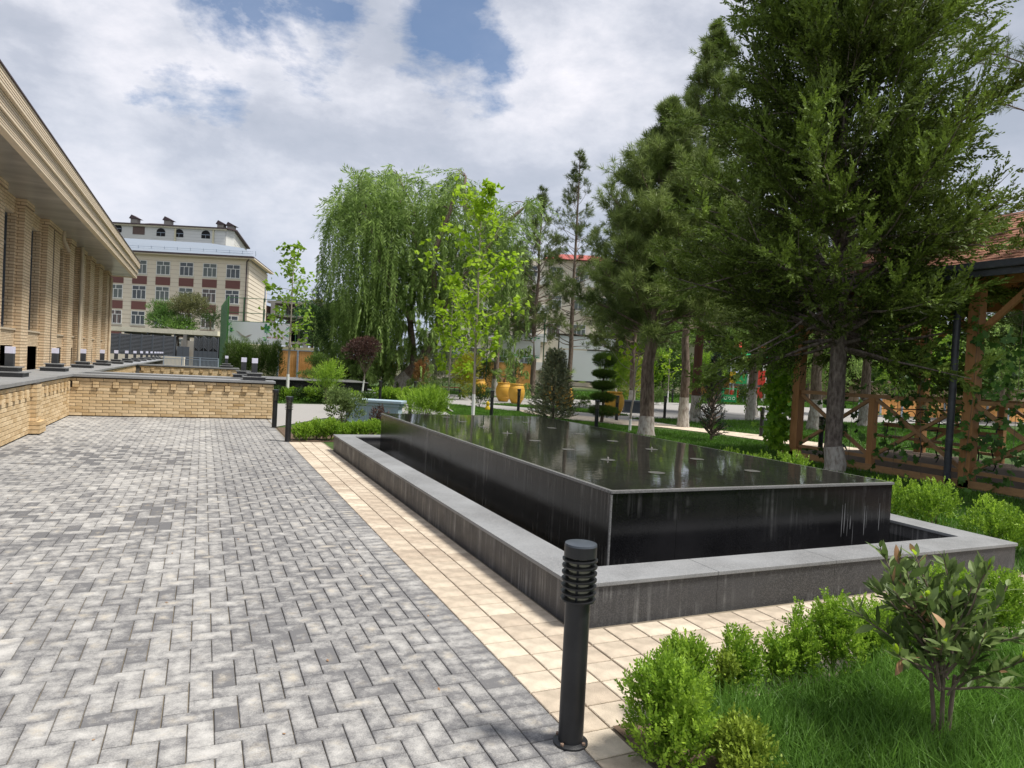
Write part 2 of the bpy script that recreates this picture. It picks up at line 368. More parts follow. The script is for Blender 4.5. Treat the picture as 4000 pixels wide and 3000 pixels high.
m_orange = mat('orange_panel', (.74, .33, .09), (.80, .41, .14), rough=.6, nscale=1.5, tone=False)
m_pot = mat('ochre_pot', (.60, .34, .045), (.50, .27, .03), rough=.6, nscale=4, var=.12, bump=.2)
m_planter = mat('blue_grey_planter', (.36, .47, .55), (.31, .41, .49), rough=.6, nscale=3, dirt=((.42, .30, .22), 7, .58, .8, (1, 1, 3)))
m_planterd = mat('slate_planter', (.06, .075, .09), (.045, .055, .07), rough=.6)
m_bark = mat('bark', (.12, .085, .065), (.22, .17, .135), rough=.95, nscale=5, stretch=(4, 4, 1), bump=1, bscale=9, var=.3)
m_barkj = mat('grey_bark', (.12, .095, .08), (.23, .195, .17), rough=.95, nscale=6, stretch=(3, 3, 1.2), bump=1, bscale=12, var=.3)
m_barkr = mat('red_bark', (.13, .055, .035), (.07, .04, .03), rough=.95, nscale=5, stretch=(4, 4, 1), bump=1, bscale=9, var=.3)
m_barkl = mat('pale_bark', (.40, .35, .29), (.30, .26, .215), rough=.85, nscale=9, stretch=(2, 2, .7), var=.2, bump=.3, bscale=30)
m_lime = mat('limewash', (.58, .55, .50), (.20, .165, .14), rough=.95, nscale=12, var=.15, bump=.8, bscale=20, stretch=(1.5, 1.5, .6))
m_twig = mat('twig', (.13, .095, .07), (.20, .16, .125), rough=.9)
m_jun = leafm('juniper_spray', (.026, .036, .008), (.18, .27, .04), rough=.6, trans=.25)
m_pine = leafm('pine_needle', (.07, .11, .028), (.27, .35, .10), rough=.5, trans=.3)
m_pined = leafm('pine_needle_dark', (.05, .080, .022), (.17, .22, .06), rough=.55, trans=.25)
m_will = leafm('willow_leaf', (.12, .20, .04), (.32, .45, .13), trans=.5)
m_tulip = leafm('fresh_leaf', (.22, .38, .012), (.44, .62, .045), trans=.5)
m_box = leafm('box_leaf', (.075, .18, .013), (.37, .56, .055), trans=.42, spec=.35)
m_boxd = leafm('dark_shrub_leaf', (.018, .045, .010), (.06, .12, .02), trans=.25)
m_thuja = leafm('thuja_spray', (.035, .075, .012), (.14, .23, .035), trans=.25)
m_yellow = leafm('golden_leaf', (.20, .23, .015), (.42, .40, .03), trans=.35)
m_purple = leafm('plum_leaf', (.040, .022, .022), (.14, .075, .055), trans=.25)
m_redl = leafm('red_tip_leaf', (.16, .13, .03), (.42, .19, .08), trans=.3)
m_spruce = leafm('spruce_needle', (.13, .155, .09), (.38, .41, .23), trans=.15)
m_sprtip = leafm('spruce_tip', (.25, .20, .08), (.38, .30, .14), trans=.2)
m_bluej = leafm('blue_juniper', (.018, .032, .026), (.055, .085, .07), trans=.12)
m_laurel = leafm('laurel_leaf', (.07, .12, .03), (.22, .30, .10), rough=.5, trans=.35, spec=.3)
m_deadleaf = leafm('dead_leaf', (.34, .19, .10), (.50, .32, .18), trans=.25)
m_palm = leafm('palm_leaf', (.05, .11, .02), (.20, .30, .05), trans=.3)
m_vine = leafm('vine_leaf', (.04, .11, .02), (.13, .27, .05), trans=.35)
m_shingle = mat('roof_shingle', (.36, .17, .11), (.27, .13, .09), rough=.9, tone=True, var=.15, nscale=8, bump=.3)
m_soffit = mat('metal_soffit', (.36, .36, .35), (.48, .47, .45), rough=.28, metal=.5, nscale=.5, var=.2, stretch=(1, 3, 1))
# brick coursing of the far-off facade: courses are geometry, the perpends are colour
def course_mat():
    m = bpy.data.materials.new('facade_brick'); m.use_nodes = True; nt = m.node_tree; N = nt.nodes; L = nt.links
    b = N['Principled BSDF']; b.inputs['Roughness'].default_value = .85
    tc = N.new('ShaderNodeNewGeometry'); sp = N.new('ShaderNodeSeparateXYZ'); L.new(tc.outputs['Position'], sp.inputs[0])
    ad = N.new('ShaderNodeMath'); ad.operation = 'ADD'; L.new(sp.outputs[0], ad.inputs[0]); L.new(sp.outputs[1], ad.inputs[1])
    cm = N.new('ShaderNodeCombineXYZ'); L.new(ad.outputs[0], cm.inputs[0]); L.new(sp.outputs[2], cm.inputs[1])
    bt = N.new('ShaderNodeTexBrick'); L.new(cm.outputs[0], bt.inputs[0]); bt.inputs['Scale'].default_value = 1
    bt.inputs['Color1'].default_value = (.70, .55, .37, 1); bt.inputs['Color2'].default_value = (.58, .43, .27, 1); bt.inputs['Mortar'].default_value = (.24, .165, .10, 1)
    bt.inputs['Mortar Size'].default_value = .006; bt.inputs['Brick Width'].default_value = .25; bt.inputs['Row Height'].default_value = .07; bt.inputs['Bias'].default_value = -.2
    L.new(bt.outputs[0], b.inputs['Base Color']); return m
m_course = course_mat()

# ------------------------------------------------------------------ GROUND
g = MB(); g.add([(-900, -300, -.05), (1200, -300, -.05), (1200, 1500, -.05), (-900, 1500, -.05)], [(0, 1, 2, 3)])
setp(g.obj('ground', mat('ground_far', (.07, .085, .035), (.12, .11, .07), rough=1, nscale=.2)), kind='structure')
def sheet(name, pts, z, m): 
    s = MB(); s.add([(x, y, z) for x, y in pts], [tuple(range(len(pts)))]); return setp(s.obj(name, m), kind='structure')
sheet('lawn', [(1.52, -3), (60, -3), (60, 60), (1.52, 60)], -.012, m_grassb)
m_path = paver_mat('path_paving', (.30, .29, .28), (.52, .50, .475), (.50, .44, .35))
m_pathtan = mat('tan_path_paving', (.50, .41, .32), (.64, .55, .44), rough=.9, nscale=7, var=.12)
sheet('path', [(1.52, 16.0), (3.0, 18.6), (3.9, 18.6), (3.2, 16.8), (5.2, 16.3), (7.3, 20.0), (8.9, 26.5), (4.2, 24.4), (1.52, 23.9)], .0, m_path)
sheet('pavement', [(7.3, 22.0), (10.8, 22.4), (11.04, 19.5), (12.05, 17.9), (13.0, 17.4), (13.6, 15.3), (13.9, 11.2), (15.3, 11.2), (15.2, 14.9), (14.2, 17.6), (14.1, 21.), (16, 21.1), (60, 21.1), (60, 33.8), (18, 34.6), (14.7, 33.6), (12.5, 35.5), (8.0, 34.5)], .0, m_path)
sheet('garden_path', [(12.2, 17.9), (13.0, 17.35), (13.6, 15.3), (13.9, 11.3), (15.25, 11.3), (15.15, 14.9), (14.2, 17.6), (13.7, 19.5), (11.2, 24.3), (10.7, 22.4), (11.1, 19.5)], .004, m_pathtan)
# pavement with islands of lawn laid on it
sheet('lawn_island', [(10.9, 27.5), (14.6, 26.6), (15.4, 24.3), (14.9, 21.9), (14.4, 22.4), (12.4, 25.2)], .005, m_grassb)

# ------------------------------------------------------------------ HERRINGBONE PAVING
pave = sheet('paving', [(-2.70, .3), (1.52, .3), (1.52, 17.9), (-2.70, 17.9)], -.004, m_joint); pave['category'] = None; del pave['category']
def slab_mesh(mb, x0, y0, x1, y1, z0, z1, ch, tone, tilt=(0, 0)):
    cx, cy = (x0+x1)/2, (y0+y1)/2
    def zz(x, y, z): return z+(x-cx)*tilt[0]+(y-cy)*tilt[1]
    v = []; uv = []
    for (d, z) in ((0, z0), (0, z1-ch), (ch, z1)):
        for (x, y) in ((x0+d, y0+d), (x1-d, y0+d), (x1-d, y1-d), (x0+d, y1-d)):
            v.append((x, y, zz(x, y, z))); uv.append(((x-x0)/(x1-x0), (y-y0)/(y1-y0)))
    fs = [(8, 9, 10, 11)]
    for l in (0, 4):
        for k in range(4): fs.append((l+k, l+(k+1) % 4, l+4+(k+1) % 4, l+4+k))
    mb.add(v, fs, tone, uv)
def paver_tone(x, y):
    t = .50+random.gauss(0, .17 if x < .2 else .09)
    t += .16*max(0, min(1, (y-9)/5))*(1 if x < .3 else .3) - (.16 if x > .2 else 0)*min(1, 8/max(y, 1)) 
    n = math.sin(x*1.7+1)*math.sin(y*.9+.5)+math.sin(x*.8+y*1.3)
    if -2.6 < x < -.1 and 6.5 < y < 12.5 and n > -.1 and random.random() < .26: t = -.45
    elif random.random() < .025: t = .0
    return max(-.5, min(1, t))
cells = []
c0 = .10
for j in range(3, 179):
    for i in range(-27, 13):
        k = (i-j) % 4
        x, y = i*c0, j*c0
        def inside(i_, j_): return -27 <= i_ <= 12 and 3 <= j_ <= 178
        if k == 0: cells.append((x, y, x+(.2 if inside(i+1, j) else .1), y+.1))
        elif k == 1 and not inside(i-1, j): cells.append((x, y, x+.1, y+.1))
        elif k == 3: cells.append((x, y, x+.1, y+(.2 if inside(i, j+1) else .1)))
        elif k == 2 and not inside(i, j-1): cells.append((x, y, x+.1, y+.1))
cells += [(1.30, j*c0, 1.49, j*c0+.1) for j in range(3, 179)]
pts_c = np.array([((a+c)/2, (b+d)/2, 0) for a, b, c, d in cells])
def proj(P):
    d = np.atleast_2d(P)-np.array([0, 0, EYE]); z = d@CF
    return 2000+F*(d@CR)/z, 1500-F*(d@CU)/z, z
px_, py_, zz_ = proj(pts_c)
vis = (zz_ > .5) & (px_ > -40) & (px_ < 4000) & (py_ < 3060)
order = sorted([i for i in range(len(cells)) if vis[i]], key=lambda i: zz_[i])
single = set(order[:300])
shared = {}
bulk = MB()
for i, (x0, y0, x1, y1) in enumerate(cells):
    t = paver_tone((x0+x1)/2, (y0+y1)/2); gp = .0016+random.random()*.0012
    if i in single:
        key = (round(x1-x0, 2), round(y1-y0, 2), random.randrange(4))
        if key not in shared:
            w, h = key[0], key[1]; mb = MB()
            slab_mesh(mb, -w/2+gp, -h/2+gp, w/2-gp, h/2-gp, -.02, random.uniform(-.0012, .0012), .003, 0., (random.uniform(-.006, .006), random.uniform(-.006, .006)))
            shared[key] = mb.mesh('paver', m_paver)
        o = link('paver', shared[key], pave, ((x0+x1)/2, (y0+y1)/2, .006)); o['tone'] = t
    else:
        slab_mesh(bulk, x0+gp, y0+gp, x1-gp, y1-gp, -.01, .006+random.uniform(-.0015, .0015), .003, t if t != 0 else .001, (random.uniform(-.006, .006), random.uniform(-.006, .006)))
o = bulk.obj('far_pavers', m_paver, pave); o['kind'] = 'stuff'

_n = 46; _p = np.column_stack([rng.uniform(-2.4, 2.0, _n), rng.uniform(1.5, 12, _n)**1.0, np.full(_n, .010)]); _d = rnd_dir(_n)*np.array([1, 1, .12])
LITTER = (_p, unit(_d))
# ------------------------------------------------------------------ SAND-COLOURED TILES ROUND THE FOUNTAIN
tp = sheet('tile_pavement', [(1.49, .3), (12, .3), (12, 3.60), (2.12, 3.60), (2.12, 13.15), (1.49, 13.15)], -.006, m_joint)
tiles = []
for j in range(0, 64):
    for i in range(3):
        y = .3+j*.2; off = .0
        tiles.append((1.49+i*.197+off, y, 1.49+(i+1)*.197, y+.2))
for j in range(5):
    for i in range(48): 
        x = 2.085+i*.2+(.1 if False else 0); y = 2.52+j*.2
        tiles.append((x, y, x+.2, min(y+.2, 3.56)))
P = np.array([((a+c)/2, (b+d)/2, 0) for a, b, c, d in tiles]); tx, ty, tz = proj(P)
vis = (tz > .5) & (tx > -40) & (tx < 4080) & (ty < 3060) & (ty > 1600)
ordt = sorted([i for i in range(len(tiles)) if vis[i]], key=lambda i: tz[i]); single = set(ordt[:295])
bulk = MB(); shared = {}
for i, (x0, y0, x1, y1) in enumerate(tiles):
    cx, cy = (x0+x1)/2, (y0+y1)/2
    if cy < 2.5 and cx > 1.66+.05: continue
    t = max(.02, min(1, .60+random.gauss(0, .24)))
    if cx < 1.9 and 4.5 < cy < 9 and random.random() < .5: t *= .4
    gp = .0042 if cx < 2.1 else .0028
    if i in single:
        key = (round(x1-x0, 2), round(y1-y0, 2), random.randrange(3))
        if key not in shared:
            w, h = x1-x0, y1-y0; mb = MB(); slab_mesh(mb, -w/2+gp, -h/2+gp, w/2-gp, h/2-gp, -.02, 0, .0035, 0., (random.uniform(-.004, .004), random.uniform(-.004, .004)))
            shared[key] = mb.mesh('tile', m_tile)
        o = link('tile', shared[key], tp, (cx, cy, .006)); o['tone'] = t
    else: slab_mesh(bulk, x0+gp, y0+gp, x1-gp, y1-gp, -.01, .006, .003, t)
o = bulk.obj('far_tiles', m_tile, tp); o['kind'] = 'stuff'

# ------------------------------------------------------------------ FOUNTAIN
fo = thing('fountain', 'large black granite block fountain with a flat film of water, in a low grey basin', 'fountain', (4.28, 7.75, 0))
def fl(mb): return mb
OX, OY = 4.28, 7.75
BX0, BX1, BY0, BY1, BZ = 2.10, 6.47, 3.56, 11.95, .275
FX0, FX1, FY0, FY1, FZ = 2.75, 5.75, 4.22, 11.30, .705
RW = .30
def lp(x, y, z): return (x-OX, y-OY, z)
def lbox(mb, a, b, tone=0.): return mb.box(lp(*a), lp(*b), tone)
# basin walls: panels side by side, coping slabs with joints
def splits(a, b, step):
    n = max(1, round((b-a)/step)); return [(a+(b-a)*i/n, a+(b-a)*(i+1)/n) for i in range(n)]
e = .0012
for (a, b) in splits(BX0, BX1, 1.1):
    for (y0, y1) in ((BY0, BY0+.03), (BY1-.03, BY1)):
        lbox(MB(), (a+e, y0, -.02), (b-e, y1, BZ-.028)).obj('basin_panel', m_basin, fo)
for (a, b) in splits(BY0+.03, BY1-.03, 1.15):
    for (x0, x1) in ((BX0, BX0+.03), (BX1-.03, BX1)):
        lbox(MB(), (x0, a+e, -.02), (x1, b-e, BZ-.028)).obj('basin_panel', m_basin, fo)
# inner faces
for (a, b) in (((BX0+.03, BY0+.03, -.02), (BX1-.03, BY0+RW-.02, BZ-.032)), ((BX0+.03, BY1-RW+.02, -.02), (BX1-.03, BY1-.03, BZ-.032)),
               ((BX0+.03, BY0+RW-.02, -.02), (BX0+RW-.02, BY1-RW+.02, BZ-.032)), ((BX1-RW+.02, BY0+RW-.02, -.02), (BX1-.03, BY1-RW+.02, BZ-.032))):
    lbox(MB(), a, b).obj('basin_core', m_basin, fo)
lbox(MB(), (BX0+.05, BY0+.05, -.03), (BX1-.05, BY1-.05, .01)).obj('basin_floor', m_black, fo)
def cop(quad):
    mb = MB(); z0, z1 = BZ-.027, BZ
    v = [lp(x, y, z0) for x, y in quad]+[lp(x, y, z1) for x, y in quad]
    mb.add(v, [(3, 2, 1, 0), (4, 5, 6, 7), (0, 1, 5, 4), (1, 2, 6, 5), (2, 3, 7, 6), (3, 0, 4, 7)])
    mb.obj('coping_slab', m_cop, fo, bevel=.004)
ov = .012; X0, X1, Y0, Y1 = BX0-ov, BX1+ov, BY0-ov, BY1+ov; I = RW+ov
sp = splits(X0, X1, 1.25)
for n_, (a, b) in enumerate(sp):
    l = a+(I if n_ == 0 else 0); r = b-(I if n_ == len(sp)-1 else 0)
    cop([(a+e, Y0), (b-e, Y0), (r-e, Y0+I), (l+e, Y0+I)]); cop([(l+e, Y1-I), (r-e, Y1-I), (b-e, Y1), (a+e, Y1)])
sp = splits(Y0, Y1, 1.35)
for n_, (a, b) in enumerate(sp):
    l = a+(I if n_ == 0 else 0); r = b-(I if n_ == len(sp)-1 else 0)
    cop([(X0, a+e), (X0+I, l+e), (X0+I, r-e), (X0, b-e)]); cop([(X1-I, l+e), (X1, a+e), (X1, b-e), (X1-I, r-e)])
# plinth
for (a, b) in splits(FX0, FX1, .62):
    for (y0, y1) in ((FY0, FY0+.02), (FY1-.02, FY1)): lbox(MB(), (a+e, y0, .0), (b-e, y1, FZ-.024)).obj('plinth_panel', m_black, fo)
for (a, b) in splits(FY0+.02, FY1-.02, .71):
    for (x0, x1) in ((FX0, FX0+.02), (FX1-.02, FX1)): lbox(MB(), (x0, a+e, .0), (x1, b-e, FZ-.024)).obj('plinth_panel', m_blackL, fo)
lbox(MB(), (FX0+.02, FY0+.02, .0), (FX1-.02, FY1-.02, FZ-.03)).obj('plinth_core', m_dark, fo)
mb = MB(); mb.beam(lp(FX0-.002, FY0-.002, .02), lp(FX0-.002, FY0-.002, FZ-.03), .014); mb.obj('corner_joint', m_rim, fo)
for (a, b) in (((FX0-.012, FY0-.012, FZ-.022), (FX1+.012, FY0+.03, FZ)), ((FX0-.012, FY1-.03, FZ-.022), (FX1+.012, FY1+.012, FZ)),
               ((FX0-.012, FY0+.03, FZ-.022), (FX0+.03, FY1-.03, FZ)), ((FX1-.03, FY0+.03, FZ-.022), (FX1+.012, FY1-.03, FZ))):
    lbox(MB(), a, b).obj('plinth_rim', m_rim, fo, bevel=.003)
for (a, b) in splits(FX0+.03, FX1-.03, .6):
    for (c, d) in splits(FY0+.03, FY1-.03, .7):
        mb = MB(); lbox(mb, (a+.002, c+.002, FZ-.03), (b-.002, d-.002, FZ-.006+0)); mb.obj('top_tile', m_top, fo)
mb = MB(); mb.add([lp(FX0+.006, FY0+.006, FZ+.002), lp(FX1-.006, FY0+.006, FZ+.002), lp(FX1-.006, FY1-.006, FZ+.002), lp(FX0+.006, FY1-.006, FZ+.002)], [(0, 1, 2, 3)]); mb.obj('water_film', m_water, fo)
mb = MB(); q = [(BX0+RW-.02, BY0+RW-.02), (BX1-RW+.02, BY0+RW-.02), (BX1-RW+.02, BY1-RW+.02), (BX0+RW-.02, BY1-RW+.02)]
mb.add([lp(x, y, .14) for x, y in q], [(0, 1, 2, 3)]); mb.obj('moat_water', m_moat, fo)
m_lime_s = mat('limescale', (.15, .155, .16), (.07, .07, .075), rough=.9, nscale=30, var=.3)
for (x, w_, z0_, z1_) in ((5.13, .010, .24, .52), (5.16, .012, .27, .53), (5.20, .006, .24, .44), (5.235, .012, .30, .42), (5.27, .005, .14, .36), (5.41, .013, .24, .50), (5.435, .006, .30, .50), (5.60, .012, .27, .52)):
    mb = MB(); n_ = 7; vs = []
    for i in range(n_):
        f = i/(n_-1); z = z0_+(z1_-z0_)*f; ww = w_*.5*(.35+.65*math.sin(pi*min(1, f*1.1))); vs += [lp(x-ww, FY0-.0015, z), lp(x+ww, FY0-.0015, z)]
    mb.add(vs, [(2*i, 2*i+1, 2*i+3, 2*i+2) for i in range(n_-1)]); mb.obj('lime_streak', m_lime_s, fo)
noz = MB(); noz.lathe([(.075, 0), (.075, .006), (.03, .008)], 20); noz_me = noz.mesh('spray_disc', mat('nozzle_plate', (.08, .08, .07), (.05, .05, .045), rough=.7), True)
tip = MB(); tip.lathe([(.008, 0), (.008, .02), (.005, .026)], 10); tip_me = tip.mesh('nozzle_tip', mat('steel_tip', (.30, .28, .26), rough=.5, metal=.3), True)
for x in (3.68, 4.78):
    for y in (4.95, 5.75, 6.55, 7.38, 8.21, 9.05, 9.9, 10.7):
        o = link('nozzle', noz_me, fo, lp(x, y, FZ-.0035)); link('nozzle_tip', tip_me, o, (0, 0, .007)) if (x < 4 and y in (5.75, 8.21, 9.05)) or (x > 4 and y == 6.55) else None

# ------------------------------------------------------------------ BOLLARD LAMPS
bol = thing('bollard_lamp', 'nearest black bollard lamp, louvred head, bolted to the pavers at the hedge corner', 'bollard lamp', (1.46, 2.45, .006), 0, 'black louvred bollard lamps')
MB().lathe([(.073, 0), (.073, .008), (.06, .014)], 28).obj('base_flange', m_bollard, bol, smooth=True)
fb = MB()
for k in range(4): fb.lathe([(.008, 0), (.008, .008)], 6, (.064*cos(k*pi/2+.5), .064*sin(k*pi/2+.5), .012))
fb.obj('flange_bolt', mat('rusty_bolt', (.22, .15, .11), rough=.7), bol)
MB().lathe([(.0525, .01), (.0525, .60)], 28).obj('post', m_bollard, bol, smooth=True)
MB().lathe([(.045, .59), (.045, .79)], 20).obj('glass', m_glass_cream, bol, smooth=True)
for k in range(7):
    z = .602+k*.0275; MB().lathe([(.050, z+.001), (.073, z), (.074, z+.007), (.052, z+.010)], 28).obj('louvre', m_bollard, bol, smooth=True)
rb = MB()
for k in range(4): a = k*pi/2+.9; rb.beam((.053*cos(a), .053*sin(a), .60), (.053*cos(a), .053*sin(a), .79), .007)
rb.obj('rib', m_bollard, bol)
hd = MB().lathe([(.068, .785), (.068, .83)], 28).obj('head_cap', m_bollard, bol, smooth=True)
MB().lathe([(.068, .8302), (.066, .838), (.03, .842)], 28).obj('cap_top', m_cap, bol, smooth=True)
bl = [((1.48, 13.17), 'bollard lamp beside the far hedge, just left of the box hedge by the soil'),
      ((1.48, 15.8), 'bollard lamp right against the end of the brick wall'),
      ((6.39, 26.63), 'bollard lamp behind the blue-grey planter, left one'),
      ((5.9, 20.6), 'bollard lamp at the right end of the blue-grey planter'),
      ((8.05, 27.5), 'bollard lamp in the grass below the leaning willow trunk'),
      ((8.55, 20.4), 'bollard lamp between the bright feathery shrub and the fresh green tree'),
      ((10.62, 22.81), 'bollard lamp in front of the two ochre pots'),
      ((9.75, 15.9), 'bollard lamp directly right of the blue spruce'),
      ((12.92, 19.79), 'bollard lamp beside the ochre pot behind the cloud-pruned tree'),
      ((16.02, 21.26), 'bollard lamp at the lawn edge right of the big pine trunk'),
      ((26.74, 34.78), 'smallest bollard lamp across the light pavement'),
      ((14.64, 14.9), 'bollard lamp between the forked tree and the vine-clad pergola post'),
      ((12.9, 11.3), 'dark bollard lamp half hidden behind the corner post of the pergola')]
for (x, y), lab in bl:
    c = copytree(bol); c.location = (x, y, 0); c['label'] = lab

# ------------------------------------------------------------------ BRICK WALLS
def brickmesh(w, h=.060, d=.02):
    mb = MB(); c = .0025; hw = w/2
    v = [(-hw, 0, 0), (hw, 0, 0), (hw, 0, h), (-hw, 0, h), (-hw, -d+c, 0), (hw, -d+c, 0), (hw, -d+c, h), (-hw, -d+c, h), (-hw+c, -d, c), (hw-c, -d, c), (hw-c, -d, h-c), (-hw+c, -d, h-c)]
    f = [(11, 10, 9, 8)]
    for l, m_ in ((0, 4), (4, 8)):
        for k in range(4): f.append((l+k, l+(k+1) % 4, m_+(k+1) % 4, m_+k))
    mb.add(v, f); return mb.mesh('brick', m_brick)
BM = {}
def bmesh_for(w, d=.02):
    k = (round(w, 3), round(d, 3))
    if k not in BM: BM[k] = brickmesh(k[0], .060, k[1])
    return BM[k]
def place_brick(par, x, y, z, w, rz, d=.02, t=None):
    o = link('brick', bmesh_for(w, d), par, (x, y, z), rz); o['tone'] = float(t if t is not None else min(1, max(0, random.gauss(.62, .22)))); return o
def brick_face(par, O, rz, length, z0, n, dent=True, limit=300, count=[0]):
    """bricks on a face whose local +x runs along the wall and which looks to local -y. O is in parent space"""
    c, s = cos(rz), sin(rz); used = 0
    bulk = MB()
    def put(u, z, w, d, t=None):
        nonlocal used
        x, y = O[0]+c*u, O[1]+s*u
        if used < limit: place_brick(par, x, y, z, w, rz, d, t); used += 1
        else:
            M = Matrix.Translation((x, y, z)) @ Matrix.Rotation(rz, 4, 'Z')
            bulk.box((-w/2, -d, 0), (w/2, 0, .064), random.uniform(.3, .9), M)
    for r in range(n):
        z = z0+r*.07; u = -.13 if r % 2 else 0.
        fromtop = n-1-r
        if dent and fromtop in (1, 2):
            # header dentils with stretcher infill set back
            u = .06
            while u < length-.05:
                put(u+.06, z, .118, .055, min(1, max(0, random.gauss(.45, .2))))
                w = min(.262, length-u-.125)
                if w > .05: put(u+.12+w/2+.002, z, w-.008, .016)
                u += .39
            continue
        while u < length-.01:
            a = max(0, u); b = min(length, u+.26)
            if b-a > .03: put((a+b)/2, z, b-a-.009, .02+random.uniform(-.002, .002))
            u += .26
    if bulk.n: o = bulk.obj('far_bricks', m_brick, par); o['kind'] = 'stuff'
    return used
def pedestal_lamp(loc, lab, proto=[None]):
    if proto[0] is None:
        t = thing('ledge_lamp', lab, 'lamp', loc, 0, 'square lamps on granite pedestals')
        mbx = MB().box((-.25, -.25, 0), (.25, .25, .075)); mbx.obj('pedestal_block', m_granite_side, t)
        MB().box((-.28, -.28, .075), (.28, .28, .095)).obj('pedestal_cap', m_cop, t, bevel=.003)
        MB().box((-.16, -.16, .095), (.16, .16, .165)).obj('pedestal_block', m_granite_side, t)
        MB().box((-.19, -.19, .165), (.19, .19, .185)).obj('pedestal_cap', m_cop, t, bevel=.003)
        MB().box((-.065, -.065, .185), (.065, .065, .42)).obj('lamp_body', m_lampb, t, bevel=.003)
        MB().box((-.068, -.068, .42), (.068, .068, .545)).obj('lamp_shade', m_lampw, t, bevel=.004)
        proto[0] = t; return t
    c = copytree(proto[0]); c.location = loc; c['label'] = lab; return c
# long side ledge
LZ = .89
wa = thing('brick_wall', 'long yellow brick retaining wall along the left side, with brick dentils and a granite top', 'wall', (-2.67, 15, 0))
MB().box((-.9, -9, -.02), (-.006, 2.85, LZ)).obj('mortar_core', m_mortar, wa)
brick_face(wa, (-.006, -3.4, 0), pi/2, 6.25, .03, 12, limit=292)
for r in range(12):
    d = .10 if r > 2 else .17; w = .19 if r > 2 else .26
    for (a_, b_) in (((-w, 0), (0, w)) if r % 2 else ((-w, -w/3), (-w/3, w))):
        o = MB().box((-.02, -.75+a_+.004, .03+r*.07), (d, -.75+b_-.004, .03+r*.07+.060)).obj('brick', m_brick, wa); o['tone'] = random.uniform(.2, .8)
MB().box((-.02, -.93, .0), (.085, -.57, LZ)).obj('pier_core', m_mortar, wa)
wl = thing('granite_ledge', 'long flat grey granite ledge that carries the row of lamps beside the building', 'ledge', (-3.15, 17, LZ))
for (a, b) in splits(-11, 1.0, 1.2)+splits(1.0, 40, 1.5):
    MB().box((-.60, a+.0015, 0), (.54, b-.0015, .058)).obj('ledge_slab', m_granite, wl, bevel=.004)
MB().box((-.60, 1.6, -.89), (.46, 40, -.002)).obj('core', m_mortar, wl)
# far wall facing the camera
wb = thing('brick_wall', 'yellow brick wall facing the camera at the end of the paving, with dentils below its granite coping', 'wall', (-2.67, 17.87, 0))
MB().box((0, .006, -.02), (4.27, .55, LZ)).obj('mortar_core', m_mortar, wb)
nb = brick_face(wb, (0, .006, 0), 0, 4.27, .03, 12, limit=270)
brick_face(wb, (4.27, .006, 0), pi/2, .54, .03, 12, dent=False, limit=28)
for (a, b) in splits(.05, 4.33, 1.07): MB().box((a+.001, -.06, LZ), (b-.001, .62, LZ+.058)).obj('coping_slab', m_granite, wb, bevel=.004)
wc = thing('brick_wall', 'second granite-topped cross wall just behind the first one', 'wall', (-2.67, 19.7, 0))
MB().box((.0, .006, -.02), (3.95, .6, LZ)).obj('mortar_core', m_mortar, wc)
for (a, b) in splits(.05, 4.0, 1.0): MB().box((a+.001, -.05, LZ), (b-.001, .66, LZ+.058)).obj('coping_slab', m_granite, wc, bevel=.004)
wd = thing('brick_wall', 'most distant brick cross wall with dentils, in front of the louvred fence', 'wall', (-2.5, 34.0, 0))
MB().box((0, .006, -.02), (3.95, .6, LZ)).obj('mortar_core', m_mortar, wd)
brick_face(wd, (0, .006, 0), 0, 3.95, .03, 12, limit=290)
MB().box((-.05, -.05, LZ), (4.05, .66, LZ+.058)).obj('coping_slab', m_granite, wd)
wx = thing('brick_wall', 'short return of the brick ledge wall seen beyond the second cross wall', 'wall', (-2.67, 20.3, 0))
MB().box((-.2, 0, 0), (-.006, 13.7, LZ)).obj('mortar_core', m_mortar, wx)
brick_face(wx, (-.006, 0, 0), pi/2, 13.7, .38, 7, limit=290)
ordn = ['nearest', 'second', 'third', 'fourth', 'fifth', 'sixth', 'seventh', 'eighth', 'ninth', 'tenth', 'eleventh', 'twelfth', 'thirteenth', 'last and smallest']
for k in range(14):
    y = 15.1+4.17*k
    if y > 56: y = 56+(k-9.8)*3.2
    pedestal_lamp((-3.19, y, LZ+.058), 'square lamp on stepped granite base, %s in the row along the building ledge' % ordn[k])
pedestal_lamp((1.18, 18.2, LZ+.058), 'square lamp on stepped base at the right end of the front brick wall')
pedestal_lamp((1.02, 20.05, LZ+.058), 'square lamp at the end of the second cross wall, just left of the front one')
pedestal_lamp((1.0, 34.3, LZ+.058), 'small square lamp at the end of the most distant cross wall')

